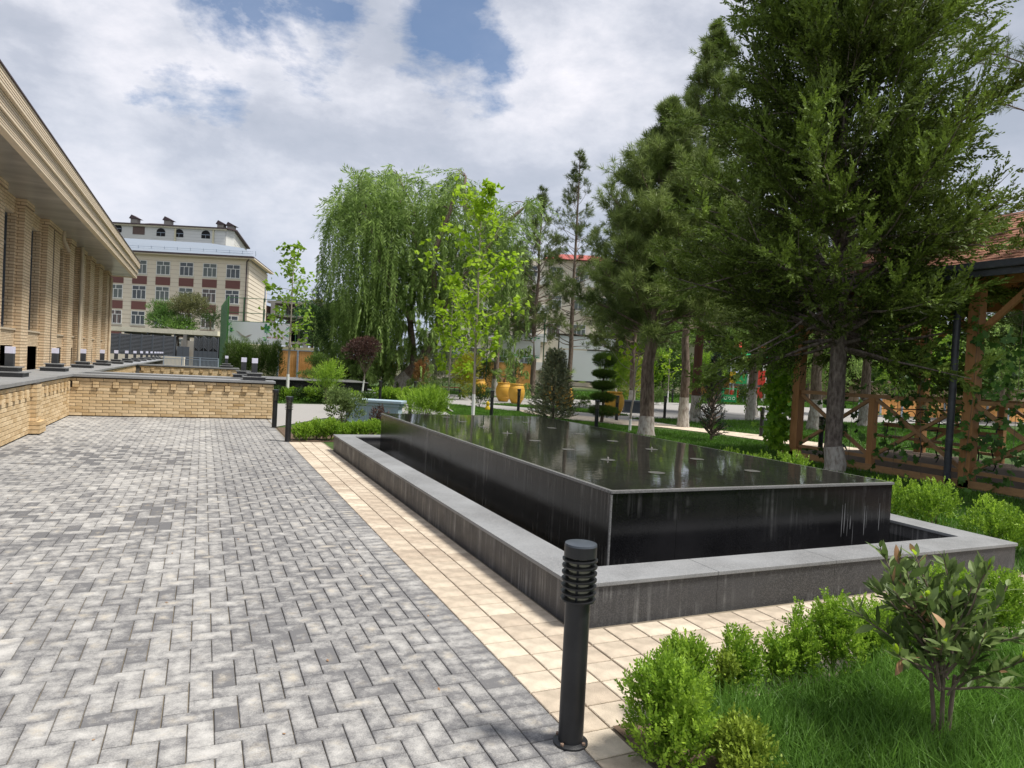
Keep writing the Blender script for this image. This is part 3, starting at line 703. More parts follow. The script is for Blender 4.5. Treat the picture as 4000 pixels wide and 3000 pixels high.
# ------------------------------------------------------------------ LEFT BUILDING
bd = thing('brick_hall', 'long low tan brick hall with pilasters and a deep stepped cornice on the left', 'building', (-3.72, 15, 0))
def L0(x, y, z): return (x+3.72, y-15, z)
pil_y = [(6.4, 7.4), (9.0, 9.8), (11.4, 12.2), (14.0, 14.7), (16.0, 16.8), (18.46, 19.16), (20.96, 22.62), (24.18, 24.94), (26.15, 27.16), (28.26, 29.22), (30.51, 31.49), (32.85, 33.83)]
ZT = 4.76
def stack(mb, x0, y0, x1, y1, z0, z1):
    z = z0
    while z < z1-.01:
        h = min(.064, z1-z); mb.box(L0(x0, y0, z), L0(x1, y1, z+h)); z += .07
for (a, b) in pil_y:
    mb = MB(); z1 = ZT-.14
    if b-a > 1.3:
        stack(mb, -3.95, a, -3.72, a+.74, .9, z1); stack(mb, -3.95, b-.74, -3.72, b, .9, z1); stack(mb, -3.95, a+.74, -3.80, b-.74, .9, z1)
    else: stack(mb, -3.95, a, -3.72, b, .9, z1); 
    stack(mb, -4.08, a-.13, -3.86, b+.13, .9, z1)
    mb.obj('pilaster', m_course, bd)
    if b-a > 1.3: c = MB().box(L0(-4.0, a+.02, .9), L0(-3.735, b-.02, z1)).obj('joint_core', m_mortar, bd)
    else: MB().box(L0(-4.0, a+.02, .9), L0(-3.735, b-.02, z1)).obj('joint_core', m_mortar, bd)
    MB().box(L0(-4.08, a-.04, z1), L0(-3.68, b+.04, ZT)).obj('pilaster_cap', m_course, bd)
m_sill = mat('stone_sill', (.55, .46, .34), rough=.8)
for i in range(len(pil_y)-1):
    a = pil_y[i][1]; b = pil_y[i+1][0]
    mb = MB(); stack(mb, -4.05, a, -3.88, b, 4.42, ZT); stack(mb, -4.05, a, -3.84, b, 1.51, 1.84); mb.obj('spandrel', m_course, bd)
    MB().box(L0(-4.05, a+.001, 4.40), L0(-3.90, b-.001, 4.419)).obj('lintel', m_sill, bd)
    MB().box(L0(-4.06, a+.001, 1.845), L0(-3.81, b-.001, 1.885)).obj('sill', m_sill, bd)
    w = MB(); 
    yy = [a+.13, (a+b)/2, b-.13]
    for y in yy: w.box(L0(-4.06, y-.03, 1.89), L0(-4.01, y+.03, 4.4))
    for z in (1.92, 2.5, 3.75, 4.36): w.box(L0(-4.055, a+.16, z-.03), L0(-4.015, b-.16, z+.03))
    wo = w.obj('window', m_grey, bd)
    MB().box(L0(-4.09, a, 1.89), L0(-4.065, b, 4.4)).obj('pane', m_glass, wo)
    # basement opening
    MB().box(L0(-4.2, a, .9), L0(-4.18, b, 1.5)).obj('basement_window', m_glass, bd)
    mb = MB(); stack(mb, -4.17, b-.13, -3.84, b, .9, 1.5); stack(mb, -4.17, a, -3.84, a+.10, .9, 1.5); mb.obj('basement_return', m_course, bd)
MB().box(L0(-4.6, 6.0, -.5), L0(-4.25, 33.9, ZT)).obj('wall', m_course, bd)
mb = MB(); stack(mb, -4.25, 33.62, -3.74, 33.83, .9, ZT-.14); mb.obj('end_wall', m_course, bd)
# soffit and stepped cornice
MB().box(L0(-14, 5.8, ZT), L0(-2.86, 34.6, ZT+.03)).obj('soffit', m_soffit, bd)
slt = MB()
for k in range(12): slt.box(L0(-14, 33.95+k*.055, ZT-.012), L0(-2.88, 33.975+k*.055, ZT))
slt.obj('soffit_slats', m_white, bd)
for k, (z0, z1, xo) in enumerate(((ZT-.05, ZT+.15, -2.80), (ZT+.158, ZT+.39, -2.76), (ZT+.398, ZT+.64, -2.70))):
    mb = MB(); mb.box(L0(xo-.12, 5.6, z0), L0(xo, 34.7+k*.05, z1))
    mb.box(L0(-14, 34.58+k*.05, z0), L0(xo-.12, 34.7+k*.05, z1))
    mb.obj('cornice_band', mat('cornice_cladding%d' % k, (.80, .68, .52), (.72, .59, .43), rough=.7, nscale=2, stretch=(1, 1, 40), var=.16), bd)
    g_ = MB()
    for q_ in range(1, 5): 
        zq = z0+(z1-z0)*q_/5; g_.box(L0(xo, 5.6, zq-.003), L0(xo+.004, 34.7, zq+.003))
    g_.obj('cornice_groove', mat('groove%d' % k, (.25, .18, .11), rough=.9), bd)
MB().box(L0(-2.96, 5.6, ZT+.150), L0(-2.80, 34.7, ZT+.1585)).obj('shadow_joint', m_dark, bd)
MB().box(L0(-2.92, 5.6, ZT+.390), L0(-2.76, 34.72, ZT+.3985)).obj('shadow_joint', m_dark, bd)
MB().box(L0(-14, 5.5, ZT+.64), L0(-2.68, 34.85, ZT+.665)).obj('roof_flashing', m_roofd, bd)
for (y, z1) in ((25.98, ZT), (33.7, ZT-.2)):
    mb = MB(); mb.tube([L0(-3.66, y, .95), L0(-3.66, y, z1)], .055, 10); mb.obj('downpipe', m_sill, bd, smooth=True)
mb = MB(); mb.tube([L0(-3.66, 22.75, ZT), L0(-3.66, 22.75, ZT-.25), L0(-3.55, 22.9, ZT-.55)], .05, 10); mb.obj('downpipe', m_sill, bd, smooth=True)
MB().box(L0(-4.17, 14.9, 1.18), L0(-4.15, 15.9, 1.48)).obj('notice', m_lgrey, bd)
#MORE
# ================================================================== VEGETATION
def sprays(P, Dv, L, k, ll, lw, ang=.6, taper=.6, v=None, start=.08, bend=0., both=True, flat=None):
    n = len(P); L = np.broadcast_to(np.asarray(L, float), (n,))
    t = np.linspace(start, 1, k)
    S = unit(np.cross(Dv, flat if flat is not None else rnd_dir(n)))
    pos = P[:, None]+Dv[:, None]*(L[:, None]*t)[:, :, None]
    pos[:, :, 2] += bend*(L[:, None]*t)**2
    sg = np.where(np.arange(k) % 2 == 0, 1., -1.)
    a = ang*(1-.5*t)
    d = Dv[:, None]*np.cos(a)[None, :, None]+S[:, None]*(np.sin(a)*sg)[None, :, None]
    d = unit(d+rng.normal(scale=.14, size=d.shape))
    l = (ll*(1-taper*t))[None, :]*(1+rng.normal(scale=.15, size=(n, k)))
    w = np.broadcast_to((lw*(1-.5*taper*t))[None, :], (n, k))
    if v is None: v = rng.random(n)
    vv = np.clip(v[:, None]+rng.normal(scale=.12, size=(n, k))+.12*t[None, :], 0, 1)
    return blades(pos.reshape(-1, 3), d.reshape(-1, 3), l.reshape(-1), w.reshape(-1)), vv.reshape(-1)
def tufts(P, Dv, k, ll, lw, spread=.75, shoot=.1, v=None):
    n = len(P)
    t = rng.random((n, k))
    pos = P[:, None]+Dv[:, None]*(shoot*t)[:, :, None]
    d = unit(Dv[:, None]*.9+rng.normal(scale=spread, size=(n, k, 3)))
    if v is None: v = rng.random(n)
    vv = np.clip(v[:, None]+rng.normal(scale=.18, size=(n, k)), 0, 1)
    return blades(pos.reshape(-1, 3), d.reshape(-1, 3), (ll*(.7+.5*rng.random((n, k)))).reshape(-1), lw, mid=.3), vv.reshape(-1)
def wig(p0, d0, L, n, up=.0, jit=.1):
    """a wandering branch path"""
    p = np.array(p0, float); d = np.array(d0, float); out = [p.copy()]
    for i in range(n):
        d = d+np.array([0, 0, up/n])+rng.normal(scale=jit/np.sqrt(n), size=3); d /= np.linalg.norm(d)
        p = p+d*L/n; out.append(p.copy())
    return np.array(out), d
def trunk(t, pts, rad, m, lime=None, n=12, limem=None):
    mb = MB(); P_ = []; r_ = []
    for i in range(len(pts)-1):
        for q in range(4):
            f = q/4; P_.append(np.array(pts[i])*(1-f)+np.array(pts[i+1])*f); r_.append((rad[i]*(1-f)+rad[i+1]*f)*(1+random.uniform(-.05, .05)))
    P_.append(np.array(pts[-1])); r_.append(rad[-1])
    mb.tube(P_, r_, n); mb.obj('trunk', m, t, smooth=True)
    if lime:
        Q = [p for p in P_ if p[2] < lime]; 
        nxt = P_[len(Q)]; f = (lime-Q[-1][2])/(nxt[2]-Q[-1][2]+1e-6); Q.append(Q[-1]*(1-f)+nxt*f)
        lm = MB(); lm.tube(Q, [r*1.04+.003 for r in r_[:len(Q)]], n, cap=False); lm.obj('limewash', limem or m_lime, t, smooth=True)
def juniper(name, label, cat, loc, H, z0, RR, nb, mleaf, mbark, ll=.085, lw=.026, k=24, tw=20, seed=1, lean=(0, 0), r0=.16, profile=None, brown=None, up=(.15, 1.1), azsel=None, tl=.42, sub=0):
    global rng
    save = rng; rng = np.random.default_rng(seed)
    t = thing(name, label, cat, loc)
    top = np.array([lean[0], lean[1], H])
    pts = [np.array([0, 0, -.05]), np.array([.02, 0, .12])]+[top*(z/H)+np.append(rng.normal(scale=.03, size=2), 0)*np.array([1, 1, 0]) for z in np.linspace(.5, H, 7)]
    rad = [r0*1.25, r0*1.12]+list(np.linspace(r0, .02, 7)); trunk(t, pts, rad, mbark, *([profile.get('lime')] if profile and profile.get('lime') else [None]))
    bm_ = MB(); allq = []; allv = []; bq = []; bv = []
    for i in range(nb):
        f = (i+rng.random())/nb; z = z0+(H-z0)*f**1.15; az = rng.random()*2*pi
        Rm = RR*np.interp((z-z0)/(H-z0), [0, .12, .4, .75, 1], [1.0, 1.08, .98, .68, .15])*(.55+.5*rng.random())
        el = up[0]+(up[1]-up[0])*f+rng.normal(scale=.18)
        d0 = np.array([cos(az)*cos(el), sin(az)*cos(el), sin(el)]); p0 = top*(z/H)
        path, dl = wig(p0, d0, Rm, 7, .35, .35)
        bm_.tube(path, list(np.linspace(.028*(1-f)+.012, .004, len(path))), 4, cap=False)
        m = tw; tt = .15+.85*rng.random(m)**.8; idx = tt*7; ii = np.minimum(idx.astype(int), 6); fr = (idx-ii)[:, None]
        bp = path[ii]*(1-fr)+path[ii+1]*fr; bd = unit(path[ii+1]-path[ii])
        sd = unit(bd*.95+rnd_dir(m)*.7+np.array([0, 0, .12])); Ls = tl*(1.15-.5*tt)*(.7+.5*rng.random(m))
        v = np.clip((rng.random()*.45+.05)+.4*(tt-.35)+rng.normal(scale=.08, size=m), 0, 1)  # brighter towards the branch ends: light on the tips put into leaf colour
        if sub:
            g_ = np.linspace(.15, 1, sub); P2 = (bp[:, None]+sd[:, None]*(Ls[:, None]*g_)[:, :, None]).reshape(-1, 3)
            D2 = unit(np.repeat(sd, sub, 0)*1.0+rnd_dir(m*sub)*.5); v2 = np.clip(np.repeat(v, sub)+np.tile(g_*.25-.1, m), 0, 1)
            q, vv = sprays(P2, D2, np.repeat(Ls, sub)*.42, k, ll, lw, v=v2)
        else: q, vv = sprays(bp, sd, Ls, k, ll, lw, v=v, bend=-.1)
        allq.append(q); allv.append(vv)
        if brown and rng.random() < .5:
            m2 = 8; t2 = .1+.4*rng.random(m2); ii = (t2*7).astype(int); p2 = path[ii]; d2 = unit(rnd_dir(m2)+np.array([0, 0, -.2]))
            q, vv = sprays(p2, d2, .4, 14, .05, .008, v=rng.random(m2)); bq.append(q); bv.append(vv)
    bm_.obj('branches', mbark, t, smooth=True)['kind'] = 'stuff'
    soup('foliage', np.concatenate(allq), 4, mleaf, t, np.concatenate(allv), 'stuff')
    if bq: soup('dry_twigs', np.concatenate(bq), 4, brown, t, np.concatenate(bv), 'stuff')
    rng = save; return t
def pine(name, label, loc, H, z0, RR, nb, m, mb_, seed, tf=14, k=26, ll=.15, lw=.007, lean=(0, 0), r0=.17, lime=None, prof=((0, .3, .6, 1), (.8, 1, .7, .08)), cat='pine tree', up=.15, limem=None, azr=None, gap=.5):
    global rng
    save = rng; rng = np.random.default_rng(seed)
    t = thing(name, label, cat, loc); top = np.array([lean[0], lean[1], H])
    pts = [np.array([0, 0, -.05]), np.array([0, 0, .15])]+[top*(z/H)+np.append(rng.normal(scale=.04, size=2), 0) for z in np.linspace(.7, H, 8)]
    trunk(t, pts, [r0*1.35, r0*1.15]+list(np.linspace(r0, .025, 8)), mb_, lime, limem=limem)
    bm_ = MB(); PP = []; DD = []; VV = []
    for i in range(nb):
        f = (i+rng.random())/nb; z = z0+(H-z0)*f; az = rng.random()*2*pi if azr is None else azr[0]+(azr[1]-azr[0])*rng.random()
        Rm = RR*np.interp(f, *prof)*(.55+.6*rng.random())
        el = up+.75*f+rng.normal(scale=.15)
        d0 = np.array([cos(az)*cos(el), sin(az)*cos(el), sin(el)])
        path, dl = wig(top*(z/H), d0, Rm, 6, .3, .3)
        bm_.tube(path, list(np.linspace(.026*(1-f)+.01, .005, 7)), 4, cap=False)
        n = max(3, int(tf*(.4+Rm/RR))); tt = gap*.5+(1-gap*.5)*rng.random(n)**.7; idx = tt*6; ii = np.minimum(idx.astype(int), 5); fr = (idx-ii)[:, None]
        bp = path[ii]*(1-fr)+path[ii+1]*fr; bd = unit(path[ii+1]-path[ii]); sd = unit(bd*.6+rnd_dir(n)*.7+np.array([0, 0, .35]))
        sub = (.12+.28*rng.random(n))[:, None]*min(1, Rm); e_ = bp+sd*sub
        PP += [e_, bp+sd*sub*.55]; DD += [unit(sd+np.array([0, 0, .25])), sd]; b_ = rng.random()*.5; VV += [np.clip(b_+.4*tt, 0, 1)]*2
        for a_, b2 in zip(bp[::2], e_[::2]): bm_.tube([a_, b2], [.007, .004], 3, cap=False)
    bm_.obj('branches', mb_, t)['kind'] = 'stuff'
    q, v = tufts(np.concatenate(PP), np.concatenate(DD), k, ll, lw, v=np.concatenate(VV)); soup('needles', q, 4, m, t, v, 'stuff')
    rng = save; return t
def bush(name, label, cat, loc, r, zc, n, ll, lw, m, seed=1, lumps=9, k=9, sh=.12, stem=None, group=None, flat=1., bark=None, ang=.7, upb=.5, tips=None):
    """shrub: small leafy shoots over a lumpy volume"""
    global rng
    save = rng; rng = np.random.default_rng(seed)
    t = thing(name, label, cat, loc, 0, group); r = np.array(r, float)
    c = unit(rng.normal(size=(lumps, 3)))*r*(.45+.25*rng.random((lumps, 1))); c[:, 2] = np.where(c[:, 2] < -r[2]*.6, -c[:, 2], c[:, 2])
    lr = r*(.42+.22*rng.random((lumps, 1)))
    w = rng.integers(0, lumps, n); d = rnd_dir(n); d[:, 2] = np.where(rng.random(n) < .35, np.abs(d[:, 2]), d[:, 2])
    P = c[w]+d*lr[w]*(.55+.45*rng.random((n, 1))**.5)
    sd = unit(d*.8+np.array([0, 0, upb])+rng.normal(scale=.3, size=(n, 3)))
    lv = rng.random(lumps)*.5
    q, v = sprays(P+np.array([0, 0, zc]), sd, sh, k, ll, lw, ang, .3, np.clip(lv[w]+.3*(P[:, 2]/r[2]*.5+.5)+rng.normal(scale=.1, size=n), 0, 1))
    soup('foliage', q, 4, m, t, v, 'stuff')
    if tips is not None:
        sel = rng.random(n) < tips[1]; q, v = sprays((P+np.array([0, 0, zc]))[sel]+sd[sel]*sh*.8, sd[sel], sh*.5, 6, ll, lw*1.1, ang); soup('tips', q, 4, tips[0], t, v, 'stuff')
    if stem is not None:
        mb = MB(); 
        for i in range(5):
            e_ = c[i % lumps]*.7; mb.tube([(rng.normal()*stem*.8, rng.normal()*stem*.8, -.02), (e_[0]*.3, e_[1]*.3, zc*.5), (e_[0], e_[1], zc+e_[2])], [stem, stem*.7, stem*.3], 5)
        mb.obj('stems', bark or m_bark, t, smooth=True)['kind'] = 'stuff'
    rng = save; return t
def sapling(name, label, cat, loc, H, z0, RR, nb, nl, ls, m, seed, lean=(0, 0), r0=.035, lime=.5, up=.75, bark=None, lw=.85, wob=.0, droop=0., limem=None):
    global rng
    save = rng; rng = np.random.default_rng(seed)
    t = thing(name, label, cat, loc); top = np.array([lean[0], lean[1], H])
    pts = [np.array([0, 0, -.05])]+[top*(z/H)+np.append(rng.normal(scale=.02+wob, size=2), 0)*(z/H) for z in np.linspace(.12, H, 7)]
    trunk(t, pts, [r0*1.3]+list(np.linspace(r0*1.05, .008, 7)), bark or m_barkl, lime, 8, limem or m_white)
    bm_ = MB(); Q = []; V = []
    for i in range(nb):
        f = (i+rng.random()*.8)/nb; z = z0+(H-z0)*f; az = i*2.4+rng.normal(scale=.4); Rm = RR*np.interp(f, [0, .35, .8, 1], [.8, 1, .7, .2])*(.7+.5*rng.random())
        d0 = np.array([cos(az)*cos(up), sin(az)*cos(up), sin(up)]); path, dl = wig(top*(z/H), d0, Rm, 6, .15-droop, .35)
        bm_.tube(path, list(np.linspace(.012, .003, 7)), 5, cap=False)
        n = nl//nb; tt = .2+.8*rng.random(n)**.7; idx = tt*6; ii = np.minimum(idx.astype(int), 5); fr = (idx-ii)[:, None]
        bp = path[ii]*(1-fr)+path[ii+1]*fr+rng.normal(scale=.13*min(1.2, Rm), size=(n, 3)); d = unit(rng.normal(size=(n, 3))+np.array([0, 0, -.35]))
        nn = unit(rng.normal(scale=.5, size=(n, 3))+np.array([0, 0, 1.]))
        s_ = ls*(.6+.6*rng.random(n))
        for a_ in ((0, 1.), (.8, .62), (-.8, .62)):
            S = unit(np.cross(d, nn)); dd = unit(d*cos(a_[0])+S*sin(a_[0])); Q.append(blades(bp, dd, s_*a_[1], s_*lw*a_[1]*.8, nn)); V.append(np.clip(.25+.5*rng.random(n), 0, 1))
    bm_.obj('branches', bark or m_barkl, t, smooth=True)['kind'] = 'stuff'
    soup('leaves', np.concatenate(Q), 4, m, t, np.concatenate(V), 'stuff'); rng = save; return t
def grass(name, label, poly, n, hL, w, m, seed, z=0., dens=None, lean=.5):
    global rng
    save = rng; rng = np.random.default_rng(seed)
    poly = np.array(poly, float); lo, hi = poly.min(0), poly.max(0); out = []; c = 0
    while c < n:
        p = lo+(hi-lo)*rng.random((n*2, 2)); ins = np.zeros(len(p), bool); j = len(poly)-1
        for i in range(len(poly)):
            a, b = poly[i], poly[j]; cond = ((a[1] > p[:, 1]) != (b[1] > p[:, 1])) & (p[:, 0] < (b[0]-a[0])*(p[:, 1]-a[1])/(b[1]-a[1]+1e-12)+a[0]); ins ^= cond; j = i
        p = p[ins]
        if dens is not None: p = p[rng.random(len(p)) < dens(p)]
        out.append(p); c += len(p)
    p = np.concatenate(out)[:n]; P = np.column_stack([p, np.full(n, z-.01)])
    cl = np.sin(p[:, 0]*5.1+np.sin(p[:, 1]*3.7))*np.sin(p[:, 1]*4.3+1.3)
    L = hL*(.55+.65*rng.random(n))*(1+.22*cl); az = rng.random(n)*2*pi; ln = lean*rng.random(n)
    d1 = unit(np.column_stack([np.cos(az)*ln*.6, np.sin(az)*ln*.6, np.ones(n)])); d2 = unit(np.column_stack([np.cos(az)*ln*2.2, np.sin(az)*ln*2.2, np.ones(n)*.8]))
    s = unit(np.cross(d1, rnd_dir(n)*np.array([1, 1, .1])+1e-4)); W = (w*(.6+.7*rng.random(n)))[:, None]
    M_ = P+d1*L[:, None]*.5; T = M_+d2*L[:, None]*.5
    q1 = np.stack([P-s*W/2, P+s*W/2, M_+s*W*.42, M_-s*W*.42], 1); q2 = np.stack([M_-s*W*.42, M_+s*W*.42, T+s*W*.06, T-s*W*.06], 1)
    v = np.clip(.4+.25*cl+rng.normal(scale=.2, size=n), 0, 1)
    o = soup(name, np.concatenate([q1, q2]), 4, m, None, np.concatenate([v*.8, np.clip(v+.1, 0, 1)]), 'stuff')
    setp(o, label, 'grass'); rng = save; return o

# soil beds and lawns
sheet('flower_bed', [(1.66, -3), (14, -3), (14, 2.66), (1.70, 2.50)], .008, m_soil)
sheet('soil_bed', [(1.53, 13.2), (3.95, 13.3), (3.95, 15.9), (1.53, 15.9)], .001, m_soil)
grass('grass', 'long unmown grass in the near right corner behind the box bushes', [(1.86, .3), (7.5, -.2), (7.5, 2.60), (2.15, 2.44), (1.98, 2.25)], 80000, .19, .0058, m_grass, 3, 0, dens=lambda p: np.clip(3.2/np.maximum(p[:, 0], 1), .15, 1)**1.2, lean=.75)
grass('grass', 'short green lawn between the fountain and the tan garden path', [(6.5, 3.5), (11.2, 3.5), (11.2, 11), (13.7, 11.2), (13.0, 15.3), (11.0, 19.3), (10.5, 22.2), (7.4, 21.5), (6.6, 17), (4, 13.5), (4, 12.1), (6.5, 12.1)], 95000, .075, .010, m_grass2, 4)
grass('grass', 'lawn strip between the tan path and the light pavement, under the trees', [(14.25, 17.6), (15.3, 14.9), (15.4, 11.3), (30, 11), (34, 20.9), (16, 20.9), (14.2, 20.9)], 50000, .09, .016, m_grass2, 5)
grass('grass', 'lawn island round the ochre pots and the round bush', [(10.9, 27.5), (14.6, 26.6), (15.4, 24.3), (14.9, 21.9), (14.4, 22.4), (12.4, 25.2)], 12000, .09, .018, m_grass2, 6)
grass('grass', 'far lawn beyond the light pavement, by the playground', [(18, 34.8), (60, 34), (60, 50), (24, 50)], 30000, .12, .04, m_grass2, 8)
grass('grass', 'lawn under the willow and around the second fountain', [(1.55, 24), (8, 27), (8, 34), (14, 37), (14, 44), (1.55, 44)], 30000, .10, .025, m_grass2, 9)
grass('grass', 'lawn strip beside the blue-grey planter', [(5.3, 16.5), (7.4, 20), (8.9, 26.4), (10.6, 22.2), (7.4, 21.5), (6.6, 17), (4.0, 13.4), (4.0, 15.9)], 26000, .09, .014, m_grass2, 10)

# the big juniper and its neighbours
juniper('juniper_tree', 'huge dark green juniper with a bare grey trunk, upper right, before the pavilion', 'juniper tree', (10.55, 8.9, 0), 10.6, 2.25, 3.0, 360, m_jun, m_barkj, ll=.10, lw=.040, k=8, tw=19, seed=11, r0=.155, lean=(-.45, .15), profile={'lime': .45}, brown=leafm('dry_twig', (.06, .035, .025), (.14, .09, .065), rough=.8, trans=0), tl=.68, sub=7, up=(-.06, 1.05))
pine('pine_tree', 'bushy pine with a thick scaly trunk standing behind the far right edge of the fountain', (10.58, 14.78, 0), 8.5, 2.4, 2.5, 150, m_pine, m_bark, 21, tf=22, k=26, ll=.22, lw=.014, r0=.185, lean=(.25, 0), lime=.50, prof=((0, .15, .45, .75, 1), (.9, 1, .8, .35, .06)))
pine('pine_tree', 'taller pine with a reddish trunk and whitewashed foot, behind the small dark juniper', (16.18, 19.67, 0), 14.0, 3.2, 2.7, 120, m_pine, m_barkr, 22, tf=20, k=24, ll=.24, lw=.018, r0=.17, lime=.95, prof=((0, .2, .5, .75, .9, 1), (.9, 1, .75, .45, .22, .03)))
pine('pine_tree', 'pine reaching in from beyond the top right corner', (16.7, 7.3, 0), 13.5, 5.6, 4.0, 75, m_pine, m_bark, 23, tf=14, k=26, ll=.2, lw=.009, r0=.2, gap=.9)
for (p, D, H, z0, Rr, sd, lab, lime, kk) in (((1936), 39.5, 8.6, 3.2, 2.0, 31, 'leftmost of the dark pines, whitewashed foot beside the two palm pots', .95, 70),
        ((2000), 44, 9.5, 2.8, 2.1, 32, 'slightly leaning dark pine just right of the leftmost one', None, 70),
        ((2081), 42, 12.3, 3.0, 2.6, 33, 'pine with a straight dark trunk left of the blue spruce', None, 95),
        ((2221), 45, 15.6, 3.2, 2.8, 34, 'tall slender pine standing in front of the white screen', None, 105)):
    q = B(p, D); pine('pine_tree', lab, q, H, z0, Rr, kk, m_pined, m_bark, sd, tf=9, k=14, ll=.28, lw=.022, r0=.17, lime=lime, prof=((0, .3, .6, 1), (.8, 1, .62, .12)), gap=.9)
for (px, D, H, z0, Rr, sd, lab) in ((2405, 33, 7.2, 2.4, 1.9, 41, 'dark tree left of the tall lamp post, its foot whitewashed'), (2470, 30, 6.6, 2.3, 1.9, 42, 'forked dark tree right beside the slate planter')):
    pine('park_tree', lab, B(px, D), H, z0, Rr, 60, m_pined, m_bark, sd, tf=12, k=18, ll=.22, lw=.018, r0=.14, lime=.9, gap=.6, cat='tree')
pine('park_tree', 'tree trunk with whitewashed foot just behind the big pine', (14.0, 17.6, 0), 8, 3.2, 2.2, 70, m_pined, m_bark, 43, tf=14, k=20, ll=.2, lw=.014, r0=.15, lime=.95, gap=.6, cat='tree')
pine('park_tree', 'dark tree seen through the pergola with a peeling whitewashed foot', (19.36, 17.28, 0), 9, 3.0, 3.0, 80, m_pined, m_bark, 44, tf=14, k=18, ll=.24, lw=.02, r0=.2, lime=1.05, gap=.5, cat='tree')
for (x, y, H, sd, lab) in ((24, 19, 9, 45, 'spreading dark tree far behind the pergola'), (22.5, 23.5, 8.5, 46, 'dark-crowned tree between the forked tree and the pergola'), (28, 14, 9, 47, 'dark-crowned tree at the far right behind the pergola')):
    pine('park_tree', lab, (x, y, 0), H, 2.8, 3.4, 90, m_pined, m_bark, sd, tf=14, k=16, ll=.28, lw=.03, r0=.2, lime=1.0, gap=.4, cat='tree')
# forked tree
ft = thing('park_tree', 'forked tree with a grey whitewashed foot on the lawn near the playground', 'tree', (19.9, 20.9, 0))
trunk(ft, [(0, 0, -.05), (0, 0, .5), (.02, 0, 2.0), (.05, 0, 3.4), (.1, 0, 5.2)], [.19, .17, .15, .12, .06], m_bark, 1.25)
mb = MB(); mb.tube([(0, 0, 1.9), (.3, -.1, 2.5), (.75, -.3, 3.3), (1.0, -.35, 4.4)], [.12, .11, .09, .05], 8); mb.tube([(.4, -.15, 2.55), (1.3, -.4, 3.0), (2.0, -.5, 2.7)], [.05, .035, .02], 6); mb.obj('limb', m_bark, ft, smooth=True)
q, v = sprays(rng.normal(scale=(1.7, 1.7, .8), size=(900, 3))+np.array([.4, 0, 5.0]), rnd_dir(900), .5, 14, .13, .06, v=rng.random(900)); soup('foliage', q, 4, m_boxd, ft, v, 'stuff')
# small dark blue juniper
juniper('small_juniper', 'small dark bluish juniper growing at the far edge of the fountain', 'juniper', (11.75, 13.65, 0), 2.15, .12, .55, 90, m_bluej, m_bark, ll=.045, lw=.014, k=14, tw=9, seed=51, r0=.03, up=(.4, 1.0), tl=.2)
# spruce
sp_ = thing('blue_spruce', 'conical blue-grey spruce with golden tips behind the fountain', 'spruce', (9.2, 17.4, 0))
trunk(sp_, [(0, 0, -.05), (0, 0, 1), (0, 0, 2.15)], [.05, .035, .008], m_bark)
PP = []; DD = []; LL = []
for i in range(330):
    f = i/330; z = .18+1.9*f; az = i*2.399; r = .60*(1-f)**.8+.05
    for q_ in range(3):
        rr = r*(.35+.3*q_)*random.uniform(.85, 1.1); PP.append((cos(az)*rr, sin(az)*rr, z+.05*q_)); a2 = az+random.uniform(-.7, .7); DD.append((cos(a2), sin(a2), .35)); LL.append(.16)
PP = np.array(PP); DD = unit(np.array(DD)); n = len(PP)
q, v = tufts(PP, DD, 34, .055, .018, spread=.8, shoot=.17); soup('needles', q, 4, m_spruce, sp_, v, 'stuff')
sel = rng.random(n) < .3; q, v = tufts((PP+DD*.15)[sel], DD[sel], 12, .035, .012, spread=.6, shoot=.05); soup('golden_tips', q, 4, m_sprtip, sp_, v, 'stuff')
# cloud pruned topiary
ct = thing('cloud_topiary', 'cloud-pruned conifer clipped into five stacked discs', 'topiary', (11.73, 18.82, 0))
trunk(ct, [(0, 0, -.05), (.03, 0, .5), (-.02, .02, 1.2), (.02, 0, 2.0)], [.06, .045, .035, .02], m_bark)
for (z, r, h) in ((.36, .48, .14), (.80, .39, .105), (1.18, .36, .10), (1.55, .34, .10), (2.0, .36, .20)):
    n = 1700; d = rnd_dir(n); P = d*np.array([r, r, h])*rng.random((n, 1))**.4; sd = unit(d+np.array([0, 0, .5])); q, v = sprays(P+np.array([rng.normal()*.02, 0, z]), sd, 0.09, 9, .04, .014, v=np.clip(.4+.4*d[:, 2]+rng.normal(scale=.1, size=n), 0, 1)); soup('clipped_disc', q, 4, m_thuja, ct, v, 'stuff')
